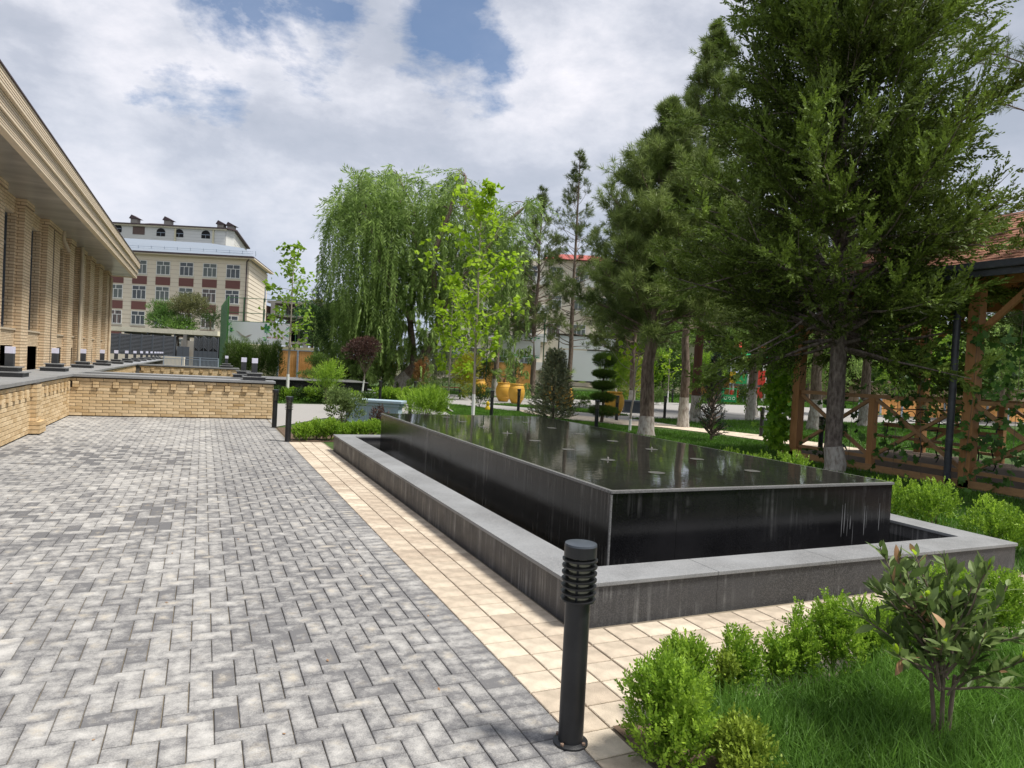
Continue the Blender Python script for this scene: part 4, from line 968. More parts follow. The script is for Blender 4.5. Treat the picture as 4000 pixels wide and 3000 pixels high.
# willow
rngs = rng; rng = np.random.default_rng(5)
wl_ = thing('willow_tree', 'big weeping willow with a leaning dark trunk and limewashed foot', 'willow', B(1549, 35.5))
o0 = B(1549, 35.5)
def WV(px, py, dD=0.):
    D = 35.5+dD; p = A(px, py, D); return p-o0
trunk(wl_, [(0, 0, -.1), WV(1556, 1510), WV(1600, 1465), WV(1655, 1400), WV(1700, 1320)], [.55, .48, .36, .30, .26], m_bark, .95, n=14)
limbs = [[(1655, 1400, 0), (1705, 1290, .3), (1725, 1170, .5), (1740, 1060, .8), (1800, 950, 1), (1830, 860, 1)], [(1700, 1300, 0), (1735, 1200, -.5), (1800, 1100, -1), (1870, 1010, -1.2), (1960, 900, -1)],
         [(1620, 1440, 0), (1610, 1330, .5), (1600, 1230, 1), (1620, 1120, 1), (1640, 1000, .5), (1600, 880, 0), (1560, 780, 0)], [(1610, 1250, 0), (1540, 1150, -1), (1480, 1000, -1.5), (1440, 850, -1), (1400, 720, -.5)],
         [(1725, 1170, 0), (1680, 1050, 1.5), (1640, 880, 2), (1560, 700, 1.5)], [(1480, 1000, 0), (1430, 900, 1), (1380, 820, .5), (1350, 780, 0)], [(1830, 860, 0), (1810, 760, 0), (1820, 690, .5)], [(1700, 1200, 0), (1690, 1000, -2), (1760, 820, -2), (1780, 740, -1.5)], [(1870, 1010, 0), (1990, 860, 1), (2060, 800, 1)]]
lm = MB(); ends = []
for L_ in limbs:
    pts = [WV(*a) for a in L_]; lm.tube(pts, list(np.linspace(.20, .05, len(pts))), 7); ends += pts[len(pts)//2:]
lm.obj('limbs', m_bark, wl_, smooth=True)['kind'] = 'stuff'
# hanging strands, denser on the left dome
S0 = []; Ls = []
def dome(cx, top, rx, dD, n, low, hol=.0):
    for _ in range(n):
        a = random.random()*2*pi; rr = math.sqrt(random.random())
        px = cx+rx*rr*cos(a); dd = dD*rr*sin(a)
        yt = top+(1-math.sqrt(max(0, 1-rr**2.6)))*330*random.uniform(.8, 1.1)+random.uniform(0, 1)**1.5*520
        low_ = max(low, 4.3) if 1560 < px < 1790 and dd < 1.5 else low
        S0.append(WV(px, yt, dd)); zz = S0[-1][2]; lo = low_+random.random()**1.5*(zz-low_)*.8
        Ls.append(min(max(.6, zz-lo)*(.55+.45*random.random()), random.uniform(1.2, 4.6)))
dome(1430, 655, 185, 3.5, 430, 1.6); dome(1620, 675, 190, 4, 330, 2.4); dome(1520, 900, 230, 3.5, 330, 1.0); dome(1840, 720, 160, 3.0, 110, 4.2); dome(1900, 820, 170, 3, 110, 3.6); dome(1760, 900, 230, 3.5, 70, 3.5); dome(2000, 960, 80, 2, 50, 3.5)
dome(1390, 1100, 170, 2.5, 330, .9); dome(1500, 1180, 150, 2.5, 150, 1.0)
S0 = np.array(S0); Ls = np.array(Ls); n = len(S0); sway = np.column_stack([rng.normal(scale=.10, size=n), rng.normal(scale=.10, size=n), -np.ones(n)]); sway = unit(sway)
q, v = sprays(S0, sway, Ls, 40, .30, .062, ang=.95, taper=.3, v=rng.random(n)*.8, start=.0); soup('foliage', q, 4, m_will, wl_, v, 'stuff')
# arching shoots that start the strands
ar = MB(); AP = []; AD = []
for i in range(70):
    e_ = ends[i % len(ends)]; a = random.random()*2*pi; L_ = random.uniform(.5, 1.3)
    pts = [e_+np.array([cos(a)*L_*u, sin(a)*L_*u, .9*u-1.3*u*u*L_*.6]) for u in (0, .3, .6, .85, 1)]; ar.tube(pts, [.03, .02, .015, .01, .006], 4, cap=False)
    for u in range(1, 5): AP.append(pts[u]); AD.append((cos(a)*.5, sin(a)*.5, -.8))
ar.obj('arching_shoots', m_bark, wl_)['kind'] = 'stuff'
AP = np.repeat(np.array(AP), 3, 0)+rng.normal(scale=.15, size=(len(AP)*3, 3)); AD = unit(np.repeat(np.array(AD), 3, 0)+rng.normal(scale=.3, size=AP.shape))
q, v = sprays(AP, AD, 1.5, 26, .28, .058, ang=.9, taper=.3); soup('upper_foliage', q, 4, m_will, wl_, v, 'stuff')
TP = []
for (cx_, ty_, rx_, n_) in ((1440, 680, 165, 190), (1610, 690, 165, 170), (1540, 780, 210, 120), (1850, 740, 140, 90), (1930, 850, 120, 60)):
    for _ in range(n_):
        a_ = random.uniform(-1, 1); TP.append(WV(cx_+rx_*a_, ty_+150*abs(a_)**2.4+random.uniform(-20, 130), random.uniform(-2.6, 2.6)))
TP = np.array(TP); TD = unit(rnd_dir(len(TP))+np.array([0, 0, -.35])); q, v = sprays(TP, TD, .85, 18, .28, .06, ang=.9, taper=.3, bend=-.25); soup('outer_foliage', q, 4, m_will, wl_, v, 'stuff'); rng = rngs

# saplings
sapling('tulip_tree', 'tall young tree with bright yellow-green leaves and a pale trunk, in front of the willow', 'sapling', B(1856, 20.5), 6.7, 1.5, 1.95, 22, 1000, .19, m_tulip, 61, lean=(-.05, 0), r0=.045, lime=.75, up=.85)
sapling('tulip_tree', 'slimmer yellow-green sapling left of the taller one, its lower trunk white', 'sapling', B(1757, 25), 4.6, .9, 1.15, 14, 600, .18, m_tulip, 62, r0=.035, lime=.55, up=.75)
sapling('maple_sapling', 'slender maple sapling with lobed light green leaves behind the end of the brick wall', 'sapling', (3.1, 28.4, 0), 6.0, 2.0, 1.2, 22, 480, .20, leafm('maple_leaf', (.14, .26, .02), (.30, .46, .05), trans=.5), 63, r0=.055, lime=.9, up=.45)
sapling('bare_sapling', 'pale twisting sapling with few bright leaves left of the big pine trunk', 'sapling', (10.9, 16.0, 0), 2.7, .95, 1.05, 11, 85, .15, m_tulip, 64, lean=(.18, 0), r0=.032, lime=.35, up=.65, wob=.05)
sapling('bare_sapling', 'thin white-footed sapling on the far lawn beyond the pavement', 'sapling', B(2612, 42), 3.2, 1.2, .8, 9, 120, .15, m_tulip, 65, r0=.04, lime=.7)
# plum-coloured standard
pt = bush('standard_tree', 'little round-headed standard with dark plum leaves', 'ornamental tree', (5.89, 27.73, 0), (.66, .66, .50), 2.0, 1300, .085, .035, m_purple, 71, lumps=10, k=5, sh=.12)
trunk(pt, [(0, 0, -.05), (.06, 0, .6), (.1, 0, 1.1)], [.035, .03, .028], m_barkl, .8, 8, m_white)
mb = MB()
for i in range(7): a = i*.9; mb.tube([(.1, 0, 1.05), (.1+.2*cos(a), .2*sin(a), 1.4), (.1+.38*cos(a), .38*sin(a), 1.8)], [.02, .014, .008], 5)
mb.obj('limbs', m_bark, pt)
# shrubs of the middle distance: (name,label,px,D,(r),zc,n,ll,lw,mat,seed,extra)
def mid(name, label, cat, px, D, r, zc, n, ll, lw, m, seed, **k): return bush(name, label, cat, B(px, D), r, zc, n, ll, lw, m, seed, **k)
mid('feathery_shrub', 'bright feathery shrub with narrow leaves in the grass right of the planter', 'shrub', 1668, 17.8, (.62, .5, .42), .42, 620, .11, .02, m_box, 81, lumps=8, k=10, sh=.3, upb=.9, stem=.012)
mid('round_shrub', 'dense dark green ball shrub behind the bright feathery one', 'shrub', 1710, 24.5, (.62, .55, .60), .62, 1500, .03, .012, m_thuja, 82, k=8, sh=.08)
mid('golden_shrub', 'golden conical shrub right of the white-trunked sapling', 'shrub', 1822, 32, (.62, .55, 1.05), 1.15, 1400, .07, .03, m_yellow, 83, k=7, sh=.16)
mid('golden_shrub', 'tall loose yellow-green shrub left of the willow trunk', 'shrub', 1520, 37, (.9, .6, 1.3), 1.6, 1200, .09, .03, m_yellow, 84, k=7, sh=.2)
mid('red_tip_shrub', 'small shrub with orange-red tips right of the willow trunk', 'shrub', 1650, 33, (.32, .3, .7), 1.2, 420, .09, .035, m_redl, 85, k=6, sh=.15)
mid('blue_conifer', 'spreading blue-grey conifer behind the ball shrub', 'conifer', 1715, 34, (1.1, .8, .9), 1.3, 1300, .07, .025, m_spruce, 86, k=9, sh=.25)
mid('small_shrub', 'small reddish-green shrub in front of the leftmost ochre pot', 'shrub', 1879, 26, (.42, .4, .42), .45, 420, .06, .025, m_boxd, 87, k=7, sh=.15, stem=.008, tips=(m_yellow, .2))
mid('ball_bush', 'clipped round bush left of the cloud-pruned topiary', 'shrub', 2284, 29.5, (.34, .34, .26), .26, 900, .03, .014, m_thuja, 88, k=7, sh=.06)
mid('ball_bush', 'low clipped dome bush on the far lawn right of the big pine', 'shrub', 2577, 38, (.55, .5, .4), .4, 700, .05, .025, m_thuja, 89, k=6, sh=.08)
mid('round_bush', 'rounded bush beside the green toy bench at the playground', 'shrub', 2903, 47, (.75, .7, .62), .6, 900, .07, .035, m_boxd, 90, k=6, sh=.12, tips=(m_redl, .1))
mid('feathery_shrub', 'pale feathery sapling shrub before the black second fountain', 'shrub', 1281, 24, (.5, .4, .5), .75, 420, .10, .02, m_box, 91, k=10, sh=.32, upb=.7, stem=.01)
mid('golden_shrub', 'yellow shrub behind the slate planter', 'shrub', 2462, 36, (.9, .6, 1.2), 1.4, 900, .09, .03, m_yellow, 92, k=7, sh=.2)
mid('oleander', 'tall narrow-leaved green shrub right of the cloud-pruned topiary', 'shrub', 2420, 31, (.8, .6, 1.2), 1.4, 900, .15, .025, m_box, 93, k=8, sh=.25)
mid('twisted_topiary', 'small spiral-clipped evergreen on the far lawn', 'topiary', 2677, 40, (.42, .4, .9), 1.0, 800, .05, .02, m_thuja, 94, k=7, sh=.08)
mid('topiary_shrub', 'tiered dark clipped conifer before the left orange fence', 'topiary', 1243, 32, (.5, .5, .32), 1.45, 900, .05, .018, m_thuja, 95, k=7, sh=.1)
tt_ = mid('topiary_shrub', 'tall narrow dark conifer spire above the clipped tiers', 'conifer', 1240, 33, (.45, .45, 1.7), 3.4, 1700, .06, .02, m_boxd, 96, k=8, sh=.14)
mid('topiary_shrub', 'lowest dark clipped tier beside the black fountain', 'topiary', 1238, 31, (.75, .6, .3), .85, 900, .05, .018, m_thuja, 97, k=7, sh=.1)
mid('dark_hedge_bush', 'dark maroon-tinted hedge bush behind the second fountain', 'shrub', 1330, 36, (1.6, .8, .8), .9, 1300, .09, .04, m_purple, 98, k=6, sh=.15)
mid('dark_hedge_bush', 'dark evergreen bush left of the willow foot', 'shrub', 1430, 37.5, (1.4, .8, .9), .9, 1300, .09, .04, m_boxd, 99, k=6, sh=.15)
for i, px in enumerate((1600, 1660, 1730, 1790, 1850, 1905)):
    mid('tall_thuja', 'dark thuja in the backdrop hedge, number %s from the willow towards the pots' % ['one', 'two', 'three', 'four', 'five', 'six'][i], 'thuja', px, 46, (.85, .7, 1.5), 1.6, 1000, .09, .035, m_thuja if i % 2 else m_boxd, 110+i, k=7, sh=.22, group='thujas of the backdrop hedge')
for i, px in enumerate((2560, 2600, 2650, 2760, 2990, 3060)):
    mid('backdrop_shrub', 'leafy shrub against the far fence, number %s right of the big pine' % ['one', 'two', 'three', 'four', 'five', 'six'][i], 'shrub', px, 52+i, (1.5, 1, 1.7), 1.7, 1100, .14, .06, (m_box, m_boxd, m_thuja)[i % 3], 120+i, k=7, sh=.3, group='leafy shrubs along the far fence')
# thuja hedge in front of the banner
nm = ['leftmost', 'second', 'third', 'fourth', 'fifth', 'sixth', 'seventh', 'rightmost']
for i in range(8):
    mid('hedge_thuja', '%s thuja of the hedge under the bird banner' % nm[i], 'thuja', 893+i*27, 37.5+random.uniform(-.3, .3), (.36, .38, 1.14), 1.2, 1150, .06, .022, m_thuja, 130+i, k=8, sh=.17, upb=.9, lumps=14, group='thuja hedge under the banner')
# box hedge pieces
def box_bush(x, y, r, h, lab, sd, n=None, grp='box bushes', m=None, ll=.024, lw=.0125, k=10):
    V_ = r*r*h; n = n or int(900*(r/.17)*(h/.35))
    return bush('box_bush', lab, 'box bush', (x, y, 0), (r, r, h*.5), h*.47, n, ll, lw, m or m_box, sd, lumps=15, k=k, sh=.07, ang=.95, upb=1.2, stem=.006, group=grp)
bb = [(1.74, 2.19, .16, .42, 'largest box bush, right beside the nearest bollard lamp'), (2.04, 2.47, .105, .37, 'tall box bush behind the largest one'),
      (2.31, 2.50, .045, .23, 'thin yellowish box bush, third from the bollard'), (2.46, 2.55, .075, .31, 'narrow pointed box bush, fourth from the bollard'),
      (2.70, 2.55, .065, .27, 'loose box bush, fifth from the bollard'), (2.86, 2.56, .075, .34, 'slim box bush with a tall tip, sixth from the bollard'),
      (3.10, 2.55, .12, .38, 'full bright box bush just left of the laurel'), (3.38, 2.57, .12, .34, 'box bush half hidden behind the left side of the laurel'),
      (3.72, 2.6, .15, .36, 'box bush hidden behind the laurel crown'), (4.15, 2.6, .19, .46, 'bright box bush right of the laurel at the picture edge'), (4.6, 2.6, .19, .42, 'box bush at the far right edge of the near hedge'),
      (1.95, 1.98, .12, .20, 'low small-leaved yellowish bush at the bottom edge below the largest box bush')]
for i, (x, y, r, h, lab) in enumerate(bb): box_bush(x, y, r, h, lab, 150+i, grp='box bushes of the near hedge', m=m_box if i not in (2, 11) else leafm('pale_box%d' % i, (.10, .16, .012), (.30, .40, .05)))
for i, (x, y) in enumerate([(7.35, 8.2), (7.3, 7.5), (7.25, 6.8), (7.35, 6.1), (7.45, 5.5), (7.4, 4.9), (7.45, 4.3), (7.5, 3.7)]):
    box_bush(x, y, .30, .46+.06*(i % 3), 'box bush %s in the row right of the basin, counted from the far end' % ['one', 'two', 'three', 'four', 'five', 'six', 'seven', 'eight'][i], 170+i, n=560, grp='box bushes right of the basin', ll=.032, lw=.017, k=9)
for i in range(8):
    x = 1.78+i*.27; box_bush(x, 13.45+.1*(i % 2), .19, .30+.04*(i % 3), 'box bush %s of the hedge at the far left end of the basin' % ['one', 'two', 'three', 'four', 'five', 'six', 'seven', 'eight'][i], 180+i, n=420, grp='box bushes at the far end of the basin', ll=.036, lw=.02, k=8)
bush('laurel_shrub', 'dark glossy shrub standing in front of the blue-grey planter', 'shrub', (2.75, 14.6, 0), (.40, .36, .36), .55, 520, .075, .03, m_laurel, 190, k=5, sh=.12, stem=.01)
bush('dry_shrub', 'small brownish shrub in front of the middle of the planter', 'shrub', (3.45, 14.4, 0), (.17, .16, .2), .36, 180, .05, .02, m_purple, 191, k=6, sh=.1, stem=.006)
for i in range(9):
    mid('low_hedge_bush', 'low reddish-green hedge bush %s along the path before the black second fountain' % ['one', 'two', 'three', 'four', 'five', 'six', 'seven', 'eight', 'nine'][i], 'shrub', 1095+i*42, 24.6, (.34, .3, .22), .22, 330, .06, .03, m_box if i % 2 else m_boxd, 200+i, k=6, sh=.1, group='low hedge before the second fountain')
for i in range(6):
    mid('low_hedge_bush', 'low green bush %s by the willow foot, behind the planter' % ['one', 'two', 'three', 'four', 'five', 'six'][i], 'shrub', 1490+i*28, 28, (.42, .3, .26), .25, 330, .07, .03, m_box, 220+i, k=6, sh=.1, group='low bushes by the willow foot')
# near laurel with individual leaves
la = thing('laurel_bush', 'laurel bush with leathery leaves, some of them dried orange, in the near right corner', 'laurel', (2.93, 1.86, 0))
rngs = rng; rng = np.random.default_rng(77)
mb = MB(); tipsP = []; tipsD = []
for (bx, by) in ((0, 0), (.03, -.01), (-.02, .02)):
    mb.tube([(bx, by, -.02), (bx*1.2+.01, by, .15), (bx*1.8, by*1.5, .34)], [.011, .0095, .008], 7)
for i in range(38):
    az = rng.random()*2*pi; el = .15+1.15*rng.random(); L_ = .28+.24*rng.random()
    p0 = np.array([rng.normal()*.02, rng.normal()*.02, .26+.2*rng.random()]); path, d = wig(p0, (cos(az)*cos(el), sin(az)*cos(el), sin(el)), L_, 5, .25, .25); mb.tube(path, list(np.linspace(.006, .0025, 6)), 5, cap=False)
    for u in range(24):
        f = .25+.75*(u/23)**.8; j = min(4, int(f*5)); fr = f*5-j; tipsP.append(path[j]*(1-fr)+path[min(5, j+1)]*fr); tipsD.append((unit(path[min(5, j+1)]-path[j]), f))
mb.obj('stems', m_twig, la, smooth=True)['kind'] = 'stuff'
lv = []
for k_ in range(3):
    w_, b_ = .42, (.10, .22, -.12)[k_]; vs = []; 
    for (t_, ww) in ((0, .02), (.25, .75), (.5, 1), (.78, .62), (1, .03)):
        z_ = b_*t_*t_; vs += [(-ww*w_/2*.38/.42, t_, z_+.05*ww), (0, t_, z_), (ww*w_/2*.38/.42, t_, z_+.05*ww)]
    fs = []
    for r_ in range(4):
        a_ = r_*3; fs += [(a_, a_+1, a_+4, a_+3), (a_+1, a_+2, a_+5, a_+4)]
    lv.append((np.array(vs), fs))
lme = {}
def leaf_mesh(k_, mm):
    if (k_, mm.name) not in lme:
        b_ = MB(); b_.add(lv[k_][0], lv[k_][1]); me = b_.mesh('leaf', mm, True); at = me.attributes.new('v', 'FLOAT', 'FACE'); at.data.foreach_set('value', [(.15, .45, .8)[k_]]*8); lme[(k_, mm.name)] = me
    return lme[(k_, mm.name)]
cnt = 0; far_q = []; far_v = []
dists = [np.linalg.norm(np.array(p)+np.array([2.93, 1.86, 0])-np.array([0, 0, EYE])) for p in tipsP]
nearest = set(np.argsort(dists)[:298].tolist())
for i, (p, (d, f)) in enumerate(zip(tipsP, tipsD)):
    dv = unit(d*.75+rnd_dir(1)[0]*.75+np.array([0, 0, .15])); s_ = random.uniform(.058, .098)*(1.0 if f < .95 else .6)
    up = unit(rng.normal(scale=.45, size=3)+np.array([0, 0, 1.])); x_ = unit(np.cross(dv, up)); z_ = np.cross(x_, dv); M = Matrix(((x_[0]*s_, dv[0]*s_, z_[0]*s_, p[0]), (x_[1]*s_, dv[1]*s_, z_[1]*s_, p[1]), (x_[2]*s_, dv[2]*s_, z_[2]*s_, p[2]), (0, 0, 0, 1)))
    dead = random.random() < .075; young = f > .97 and random.random() < .5; k_ = random.randrange(3)
    if i in nearest:
        o = link('leaf', leaf_mesh(k_, m_deadleaf if dead else m_tulip if young else m_laurel), la); o.matrix_local = M
    else:
        for fc in lv[k_][1]: far_q.append([tuple(M @ Vector(lv[k_][0][j])) for j in fc]); far_v.append((.15, .45, .8)[k_])
soup('leaves', np.array(far_q), 4, m_laurel, la, np.array(far_v), 'stuff'); rng = rngs
setp(soup('leaf_litter', blades(LITTER[0], LITTER[1], rng.uniform(.012, .035, 46), .012, np.tile(np.array([[0, 0, 1.]]), (46, 1))+rnd_dir(46)*.2), 4, m_deadleaf, None, None, 'stuff'), 'a few small dry brown leaves and bits scattered on the paving', 'fallen leaves')
# pebbles / kerb by the near hedge
for i, (x, y) in enumerate(((2.28, 2.60), (2.60, 2.63), (2.99, 2.65))):
    o = MB().box((-.12, -.03, -.02), (.12, .03, .055)).obj('kerb_stone', m_white, None, (x, y, 0), random.uniform(-.1, .1), bevel=.006); setp(o, 'white kerb block in the grass under the near hedge, %s from the bollard' % ['first', 'second', 'third'][i], 'kerb', 'white kerb blocks under the hedge')

# ------------------------------------------------------------------ POTS AND PLANTERS
def pot(loc, lab, H=.92, proto=[None]):
    if proto[0] is None:
        t = thing('ochre_pot', lab, 'pot', loc, 0, 'big ochre jars')
        MB().lathe([(.20, 0), (.22, .02), (.33, .22), (.375, .45), (.37, .62), (.30, .82), (.26, .86)], 28).obj('body', m_pot, t, smooth=True)
        MB().lathe([(.265, .855), (.30, .86), (.31, .885), (.29, .905), (.24, .90), (.23, .80)], 28).obj('rim', m_pot, t, smooth=True)
        for z, r in ((.20, .328), (.70, .352)): MB().lathe([(r-.01, z-.012), (r+.004, z), (r-.01, z+.012)], 28).obj('band', m_pot, t, smooth=True)
        MB().lathe([(.23, .80), (.02, .82)], 16).obj('soil', m_soil, t); proto[0] = t; return t
    c = copytree(proto[0]); c.location = tuple(loc); c['label'] = lab; return c
def palm(loc, lab, n=13, L=.75, seed=1, m=None):
    random.seed(seed); t = thing('palm', lab, 'palm', loc); q = []; v = []; st = MB()
    st.lathe([(.06, -.05), (.05, .1), (.02, .22)], 8, tone=0).obj('trunk', m_barkr, t)
    sm = MB()
    for i in range(n):
        az = i*2.4; el = .35+1.0*((i*.37) % 1); d = np.array([cos(az)*cos(el), sin(az)*cos(el), sin(el)]); p = np.array([0, 0, .1]); l = L*random.uniform(.45, .6); e_ = p+d*l; sm.tube([p, e_], [.008, .006], 4)
        s_ = unit(np.cross(d, np.array([0, 0, 1.])))
        for a in np.linspace(-1.25, 1.25, 17):
            dd = unit(d*cos(a)+s_*sin(a)+np.array([0, 0, -.12])); q.append([e_, e_+dd*.22+np.cross(dd, d)*.014, e_+dd*.44*(1-.15*abs(a))-np.array([0, 0, .05]), e_+dd*.22-np.cross(dd, d)*.014+s_*.012]); v.append(random.random())
    sm.obj('stalks', m_palm and m_thuja, t) if False else sm.obj('stalks', m_twig, t)
    soup('fronds', np.array(q), 4, m or m_palm, t, np.array(v), 'stuff'); return t
pots = [((1876), 37, 'ochre jar furthest left, behind the pale sapling trunk'), ((1971), 32.5, 'ochre jar with the wide fan palm, left of the pair'), ((2022), 31.2, 'ochre jar with a thin shrub, right of the pair'), ((2152), 35, 'ochre jar almost hidden behind the blue spruce'), ((2209), 27.6, 'ochre jar with a fan palm right of the blue spruce'), ((2405), 26.2, 'largest-looking ochre jar, behind the cloud-pruned topiary')]
for px, D, lab in pots: pot(B(px, D), lab)
q = B(1971, 32.5, .85); palm(q, 'fan palm growing in the left jar of the pair', 13, .95, 1)
q = B(2209, 27.6, .85); palm(q, 'light green fan palm in the jar right of the spruce', 8, 1.05, 2, leafm('palm_light', (.14, .22, .04), (.32, .42, .12)))
mid('thin_shrub', 'thin upright shrub growing out of the right jar of the pair', 'shrub', 2024, 31.2, (.2, .2, .42), 1.35, 90, .12, .02, m_boxd, 240, k=6, sh=.15, stem=.01)
pl = thing('flower_trough', 'long blue-grey fluted planter trough on the path behind the basin', 'planter', (B(1470, 17.0)), -YAW-.10)
pl.scale = (1, 1, 1.15); MB().box((-.72, -.22, .0), (.72, .22, .07)).obj('foot', m_planter, pl, bevel=.01)
MB().box((-.66, -.19, .07), (.66, .19, .42)).obj('body', m_planter, pl)
MB().box((-.70, -.22, .42), (.70, .22, .455)).obj('moulding', m_planter, pl, bevel=.008)
MB().box((-.75, -.26, .485), (.75, .26, .545)).obj('rim', m_planter, pl, bevel=.012)
MB().box((-.69, -.21, .455), (.69, .21, .485)).obj('neck', m_planter, pl)
for i in range(22):
    x = -.615+i*.0586; mb = MB(); mb.tube([(x, -.19, .11), (x, -.19, .375)], .016, 8); mb.obj('flute', m_planter, pl, smooth=True)
p2 = thing('flower_trough', 'dark slate-coloured fluted planter behind the ochre jar', 'planter', B(2475, 28.5), -YAW)
MB().box((-.38, -.2, 0), (.38, .2, .06)).obj('foot', m_planterd, p2); MB().box((-.34, -.17, .06), (.34, .17, .45)).obj('body', m_planterd, p2); MB().box((-.40, -.23, .45), (.40, .23, .52)).obj('rim', m_planterd, p2)
for i in range(11): mb = MB(); mb.tube([(-.29+i*.058, -.17, .1), (-.29+i*.058, -.17, .4)], .014, 6); mb.obj('flute', m_planterd, p2)
lpo = thing('lamp_post', 'tall thin black lamp post beside the big pine trunk', 'lamp post', B(2512, 33))
mb = MB(); mb.tube([(0, 0, 0), (0, 0, 3.6)], .055, 10); mb.obj('pole', m_iron, lpo); MB().lathe([(.1, 0), (.1, .25), (.06, .3)], 12).obj('base', m_iron, lpo); MB().lathe([(.05, 3.6), (.16, 3.7), (.2, 3.95), (.12, 4.1), (.02, 4.2)], 12).obj('lantern', m_white, lpo)
gd = thing('garden_bench', 'small iron garden bench with a red seat by the path behind the white-footed sapling', 'bench', B(1765, 36), -YAW)
MB().box((-.5, -.2, .42), (.5, .2, .46)).obj('seat', mat('red_seat', (.35, .08, .05)), gd)
for sx in (-.46, .46): mb = MB(); mb.tube([(sx, -.18, 0), (sx, -.15, .42)], .02, 6); mb.tube([(sx, .18, 0), (sx, .2, .95)], .02, 6); mb.obj('leg', m_iron, gd)
MB().box((-.5, .18, .75), (.5, .21, .95)).obj('backrest', m_iron, gd)
yd = MB(); yd.lathe([(.0, 0), (.09, .02), (.1, .1), (.05, .2), (.07, .26), (.05, .33), (.0, .36)], 14); o = yd.obj('garden_figure', mat('yellow_plastic', (.6, .42, .02)), None, B(1912, 24.6), smooth=True); setp(o, 'small yellow garden figure in the grass left of the two jars', 'ornament')
# second fountain
f2 = thing('fountain', 'second, distant black granite fountain block in its own low basin, left of the willow', 'fountain', B(1240, 29.5), 0)
MB().box((-2.1, -.5, 0), (2.1, 3.2, .62)).obj('plinth', m_black, f2); MB().box((-2.13, -.53, .62), (2.13, 3.23, .645)).obj('plinth_rim', m_rim, f2)
for a, b in (((-2.8, -1.2, 0), (2.9, -1.17, .22)), ((2.87, -1.17, 0), (2.9, 3.8, .22)), ((-2.8, -1.17, 0), (-2.77, 3.8, .22))): MB().box(a, b).obj('basin_panel', m_basin, f2)
for a, b in (((-2.82, -1.22, .22), (2.92, -.92, .245)), ((2.62, -.92, .22), (2.92, 3.8, .245)), ((-2.82, -.92, .22), (-2.52, 3.8, .245))): MB().box(a, b).obj('coping_slab', m_cop, f2)
MB().box((-2.5, -.9, .0), (2.6, 3.8, .12)).obj('water', m_moat, f2)

# ------------------------------------------------------------------ PERGOLA
pg = thing('pergola', 'brown timber garden pavilion with cross-braced railings and shingled roof on the right', 'pergola', (13.3, 7, 0))
def PG(x, y, z): return (x-13.3, y-7, z)
XL, XR = 11.38, 15.3; YP = (10.6, 7.06, 3.5, .1)
for i in range(28):
    x = XL-.02+i*.144; MB().box(PG(x, -.2, .085), PG(x+.139, 11.0, .115)).obj('deck_board', m_deck, pg)
MB().box(PG(XL-.06, -.2, -.02), PG(XR+.1, 11.0, .083)).obj('plinth', m_conc, pg)
MB().box(PG(XL-.09, -.2, .02), PG(XL-.061, 11.0, .14)).obj('base_board', m_woodl, pg)
posts = [(XL, y) for y in YP]+[(XR, y) for y in YP]
for (x, y) in posts: MB().box(PG(x-.09, y-.09, .0), PG(x+.09, y+.09, 3.3)).obj('post', m_wood, pg, bevel=.006)
def railing(y0, y1, x):
    MB().box(PG(x-.03, y0, 1.36), PG(x+.03, y1, 1.43)).obj('top_rail', m_woodl, pg); MB().box(PG(x-.03, y0, .24), PG(x+.03, y1, .30)).obj('bottom_rail', m_woodl, pg)
    ym = (y0+y1)/2; MB().box(PG(x-.055, ym-.06, .116), PG(x+.055, ym+.06, 1.36)).obj('newel', m_wood, pg)
    for (a, b) in ((y0, ym-.06), (ym+.06, y1)):
        mb = MB(); mb.beam(PG(x-.012, a, .31), PG(x-.012, b, 1.35), .05, .06); mb.obj('brace', m_woodl, pg); mb = MB(); mb.beam(PG(x+.018, a, 1.35), PG(x+.018, b, .31), .05, .06); mb.obj('brace', m_woodl, pg)
for i in range(3):
    railing(YP[i+1]+.09, YP[i]-.09, XL); railing(YP[i+1]+.09, YP[i]-.09, XR)
for (x, y) in posts:
    for s_ in (-1, 1):
        mb = MB(); mb.beam(PG(x, y+s_*.08, 2.55), PG(x, y+s_*.85, 3.28), .07, .09); mb.obj('knee_brace', m_wood, pg)
for x in (XL, XR): MB().box(PG(x-.07, -.3, 3.3), PG(x+.07, 11.1, 3.48)).obj('eave_beam', m_wood, pg)
for y in YP: MB().box(PG(XL+.07, y-.06, 3.3), PG(XR-.07, y+.06, 3.46)).obj('tie_beam', m_wood, pg)
# roof: hipped, boarded below, shingled above
ex0, ex1, ey0, ey1, ez = XL-.55, XR+.55, -.9, 11.7, 3.50; rx = (ex0+ex1)/2; ry0, ry1, rz_ = ey0+2.4, ey1-2.4, 4.85
R_ = {'w': [(ex0, ey0), (ex0, ey1), (rx, ry1), (rx, ry0)]}
def rq(a, b, c, d): return [PG(a[0], a[1], ez), PG(b[0], b[1], ez), PG(c[0], c[1], rz_), PG(d[0], d[1], rz_)]
planes = [rq((ex0, ey0), (ex0, ey1), (rx, ry1), (rx, ry0)), rq((ex1, ey1), (ex1, ey0), (rx, ry0), (rx, ry1)), rq((ex0, ey1), (ex1, ey1), (rx+.001, ry1), (rx-.001, ry1)), rq((ex1, ey0), (ex0, ey0), (rx-.001, ry0), (rx+.001, ry0))]
for p in planes:
    mb = MB(); v = [tuple(q) for q in p]+[(q[0], q[1], q[2]-.04) for q in p]; mb.add(v, [(0, 3, 2, 1), (4, 5, 6, 7), (0, 1, 5, 4), (1, 2, 6, 5), (2, 3, 7, 6), (3, 0, 4, 7)]); mb.obj('roof_boarding', m_wood, pg)
near_s = []; bulk = MB()
